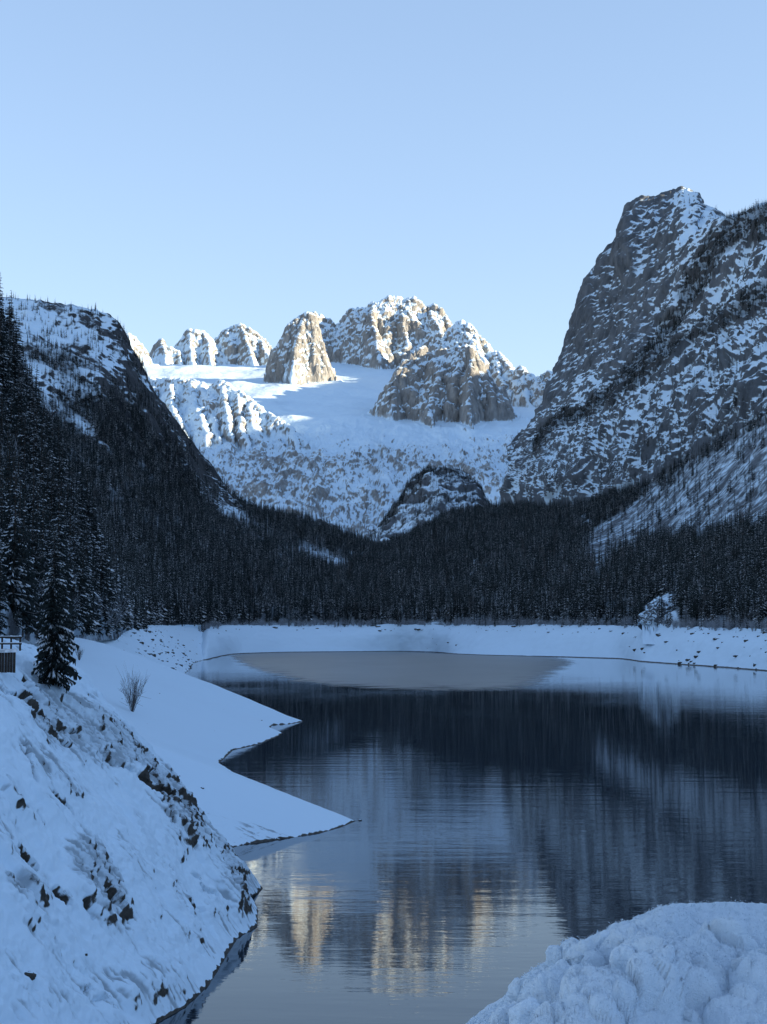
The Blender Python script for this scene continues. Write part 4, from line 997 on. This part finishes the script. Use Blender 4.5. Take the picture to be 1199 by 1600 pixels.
# dry grass hanging from the clefts
cz = np.flatnonzero(((bank_grid.cle > .08) & (bank_grid.cle < .8) & (Pb[..., 2] > 1)).ravel()); r = np.random.default_rng(233); gi_ = r.choice(cz, 700)
b_ = np.repeat(Pb.reshape(-1, 3)[gi_], 7, 0) + r.normal(0, .07, (4900, 3)); dn_ = r.normal(0, .5, (4900, 3)) + np.array([.45, -.35, .35]); dn_ /= np.linalg.norm(dn_, axis=1, keepdims=True)
sd_ = np.cross(dn_, [0, 0, 1.]); sd_ /= np.linalg.norm(sd_, axis=1, keepdims=True) + 1e-6; ln_ = r.uniform(.12, .42, (4900, 1))
V = np.stack([b_ - sd_ * .012, b_ + sd_ * .012, b_ + dn_ * ln_ + np.array([0, 0, -.25]) * ln_], 1).reshape(-1, 3)
tag(link('dry_grass', mesh_np('dry_grass', V, np.arange(len(V)).reshape(-1, 3), plain('dry_grass', (.10, .075, .04)), False)), 'dry brown grass tufts along the dark clefts of the rocky bank', kind='stuff')
for px_, py_, h_, lb_ in ((-2, 552, 37.0, 'tallest dark spruce of the near hillside, its top standing against the sky'), (14, 566, 27.0, 'dark spruce just below the tallest one against the sky on the near hillside')):
    q_ = pt(px_, py_, 690.0); tree('spruce_tree', protos[1][0], protos[1][1], tuple(q_), h_, lb_, None, 1.1)
# leafless shrubs
for px, py, hpx_, lab in ((207, 1112, 66, 'leafless upright shrub on the crest of the rocky bank'), (124, 1032, 26, 'small leafless shrub on the snow just behind the lone spruce')):
    p = on_bank(px, py); h = hpx_ / F * p[1]
    e = link('bare_shrub', bare_acc(230 + px, n=40, fan=True).mesh('bare_shrub', M_TWIG), None, (p[0], p[1], p[2] - .1)); e.scale = (h * .62, h * .62, h); tag(e, lab, 'shrub')
p = on_bank(198, 1012); e = tree('fir_bush', protos[2][0], protos[2][1], (p[0], p[1], p[2] - .3), 40 / F * p[1], 'small dark bushy fir at the head of the far snowy spit', None, 2.0)


# ------------------------------------------------------------------ rocks
def rock_mesh(seed, snow=True):
    r = np.random.default_rng(seed); u = np.linspace(0, np.pi, 10)[:, None]; v = np.linspace(0, 2 * np.pi, 15)[None]
    S = np.stack([np.sin(u) * np.cos(v), np.sin(u) * np.sin(v), np.cos(u) + 0 * v], -1)
    Q = np.round(S * 2.2 + r.uniform(-.4, .4, 3)) / 2.2; S = S * .55 + Q * .45
    S = S * r.uniform(.7, 1.25, 3) * (1 + .25 * fbm(S * 1.6 + seed, 3, .5, seed))[..., None]
    nz_ = normals(S)[..., 2] * np.sign((normals(S) * S).sum(-1)); return mesh_np('rock', S, grid_faces(10, 15), M_ROCK, False, {'snow': sstep(.55, .9, nz_)})


ROCKS = [rock_mesh(s) for s in range(241, 247)]
for k, (px, py, w, lab) in enumerate(((45, 1526, 20, 'dark angular rock showing through smooth snow low on the bank'), (132, 1493, 11, 'small dark stone alone on the smooth lower snow of the bank'), (316, 1232, 5, 'tiny dark stone just behind the rock nose of the bank'),
                                      (563, 1282, 5, 'tiny dark stone in the water off the tip of the nearest spit'))):
    p = on_bank(px, py) if px < 500 else np.array([*w0(px, py), .02]); s = w / F * p[1] * .62
    o = link('rock', ROCKS[k % 6], None, p); o.scale = (s, s * .8, s * .7); o.rotation_euler = (0, 0, k * 1.3); tag(o, lab, 'rock')


def strew(P, T, ok, n, smin, smax, label, group, seed):
    r = np.random.default_rng(seed); c = np.flatnonzero(ok.ravel()); c = r.choice(c, n, replace=False)
    for k, i in enumerate(c):
        s = smin + (smax - smin) * r.random() ** 3; o = link('rock', ROCKS[k % 6], None, P.reshape(-1, 3)[i]); o.scale = (s * r.uniform(.8, 1.5), s, s * r.uniform(.4, .8)); o.rotation_euler = (0, 0, r.uniform(0, 6.28)); tag(o, label, 'rock', group)


spx, spy = to_px(Ps[..., 0], Ps[..., 1], Ps[..., 2])
strew(Ps, Ts, (Ts > 1.1) & (Ts < 2.95) & (spx > 300) & (spx < 1210) & ((Ts > 2.2) | (np.abs(spx - 690) < 30) | (spx > 980)), 130, .5, 2.6, 'small dark rock poking through the snow of the far shore', 'rocks on the far shore', 251)
bpx, bpy_ = to_px(Pt[..., 0], Pt[..., 1], Pt[..., 2])
strew(Pt, None, (bpx > 205) & (bpx < 300) & (Pt[..., 1] > 640) & (Pt[..., 1] < 1350) & (Pt[..., 2] > .5) & (Pt[..., 2] < 26), 130, .6, 1.9, 'dark stone on the stony bank behind the snowy spits', 'stones on the stony bank', 252)
strew(Pt, None, (bpx > 150) & (bpx < 540) & (Pt[..., 1] > 190) & (Pt[..., 1] < 480) & (Pt[..., 2] > .6) & (Pt[..., 2] < 20), 16, .08, .3, 'tiny stone dotting the smooth snow of the spits', 'stones on the spits', 253)
p = pt(785, 993, 1700.); A = Acc(); V, Fc = tube([(-9, 0, -1), (-3, .5, .6), (4, -.5, 1.6), (10, .3, 2.6)], 1.3, .5, 7); A.add(V, Fc); V, Fc = tube([(4, 0, 1.4), (7, -1, 3.2), (8, -1, 4.4)], .4, .15, 5); A.add(V, Fc)
tag(link('driftwood_log', A.mesh('driftwood_log', M_TWIG, True), None, p), 'stranded driftwood trunk on the snowy far shore', 'driftwood')
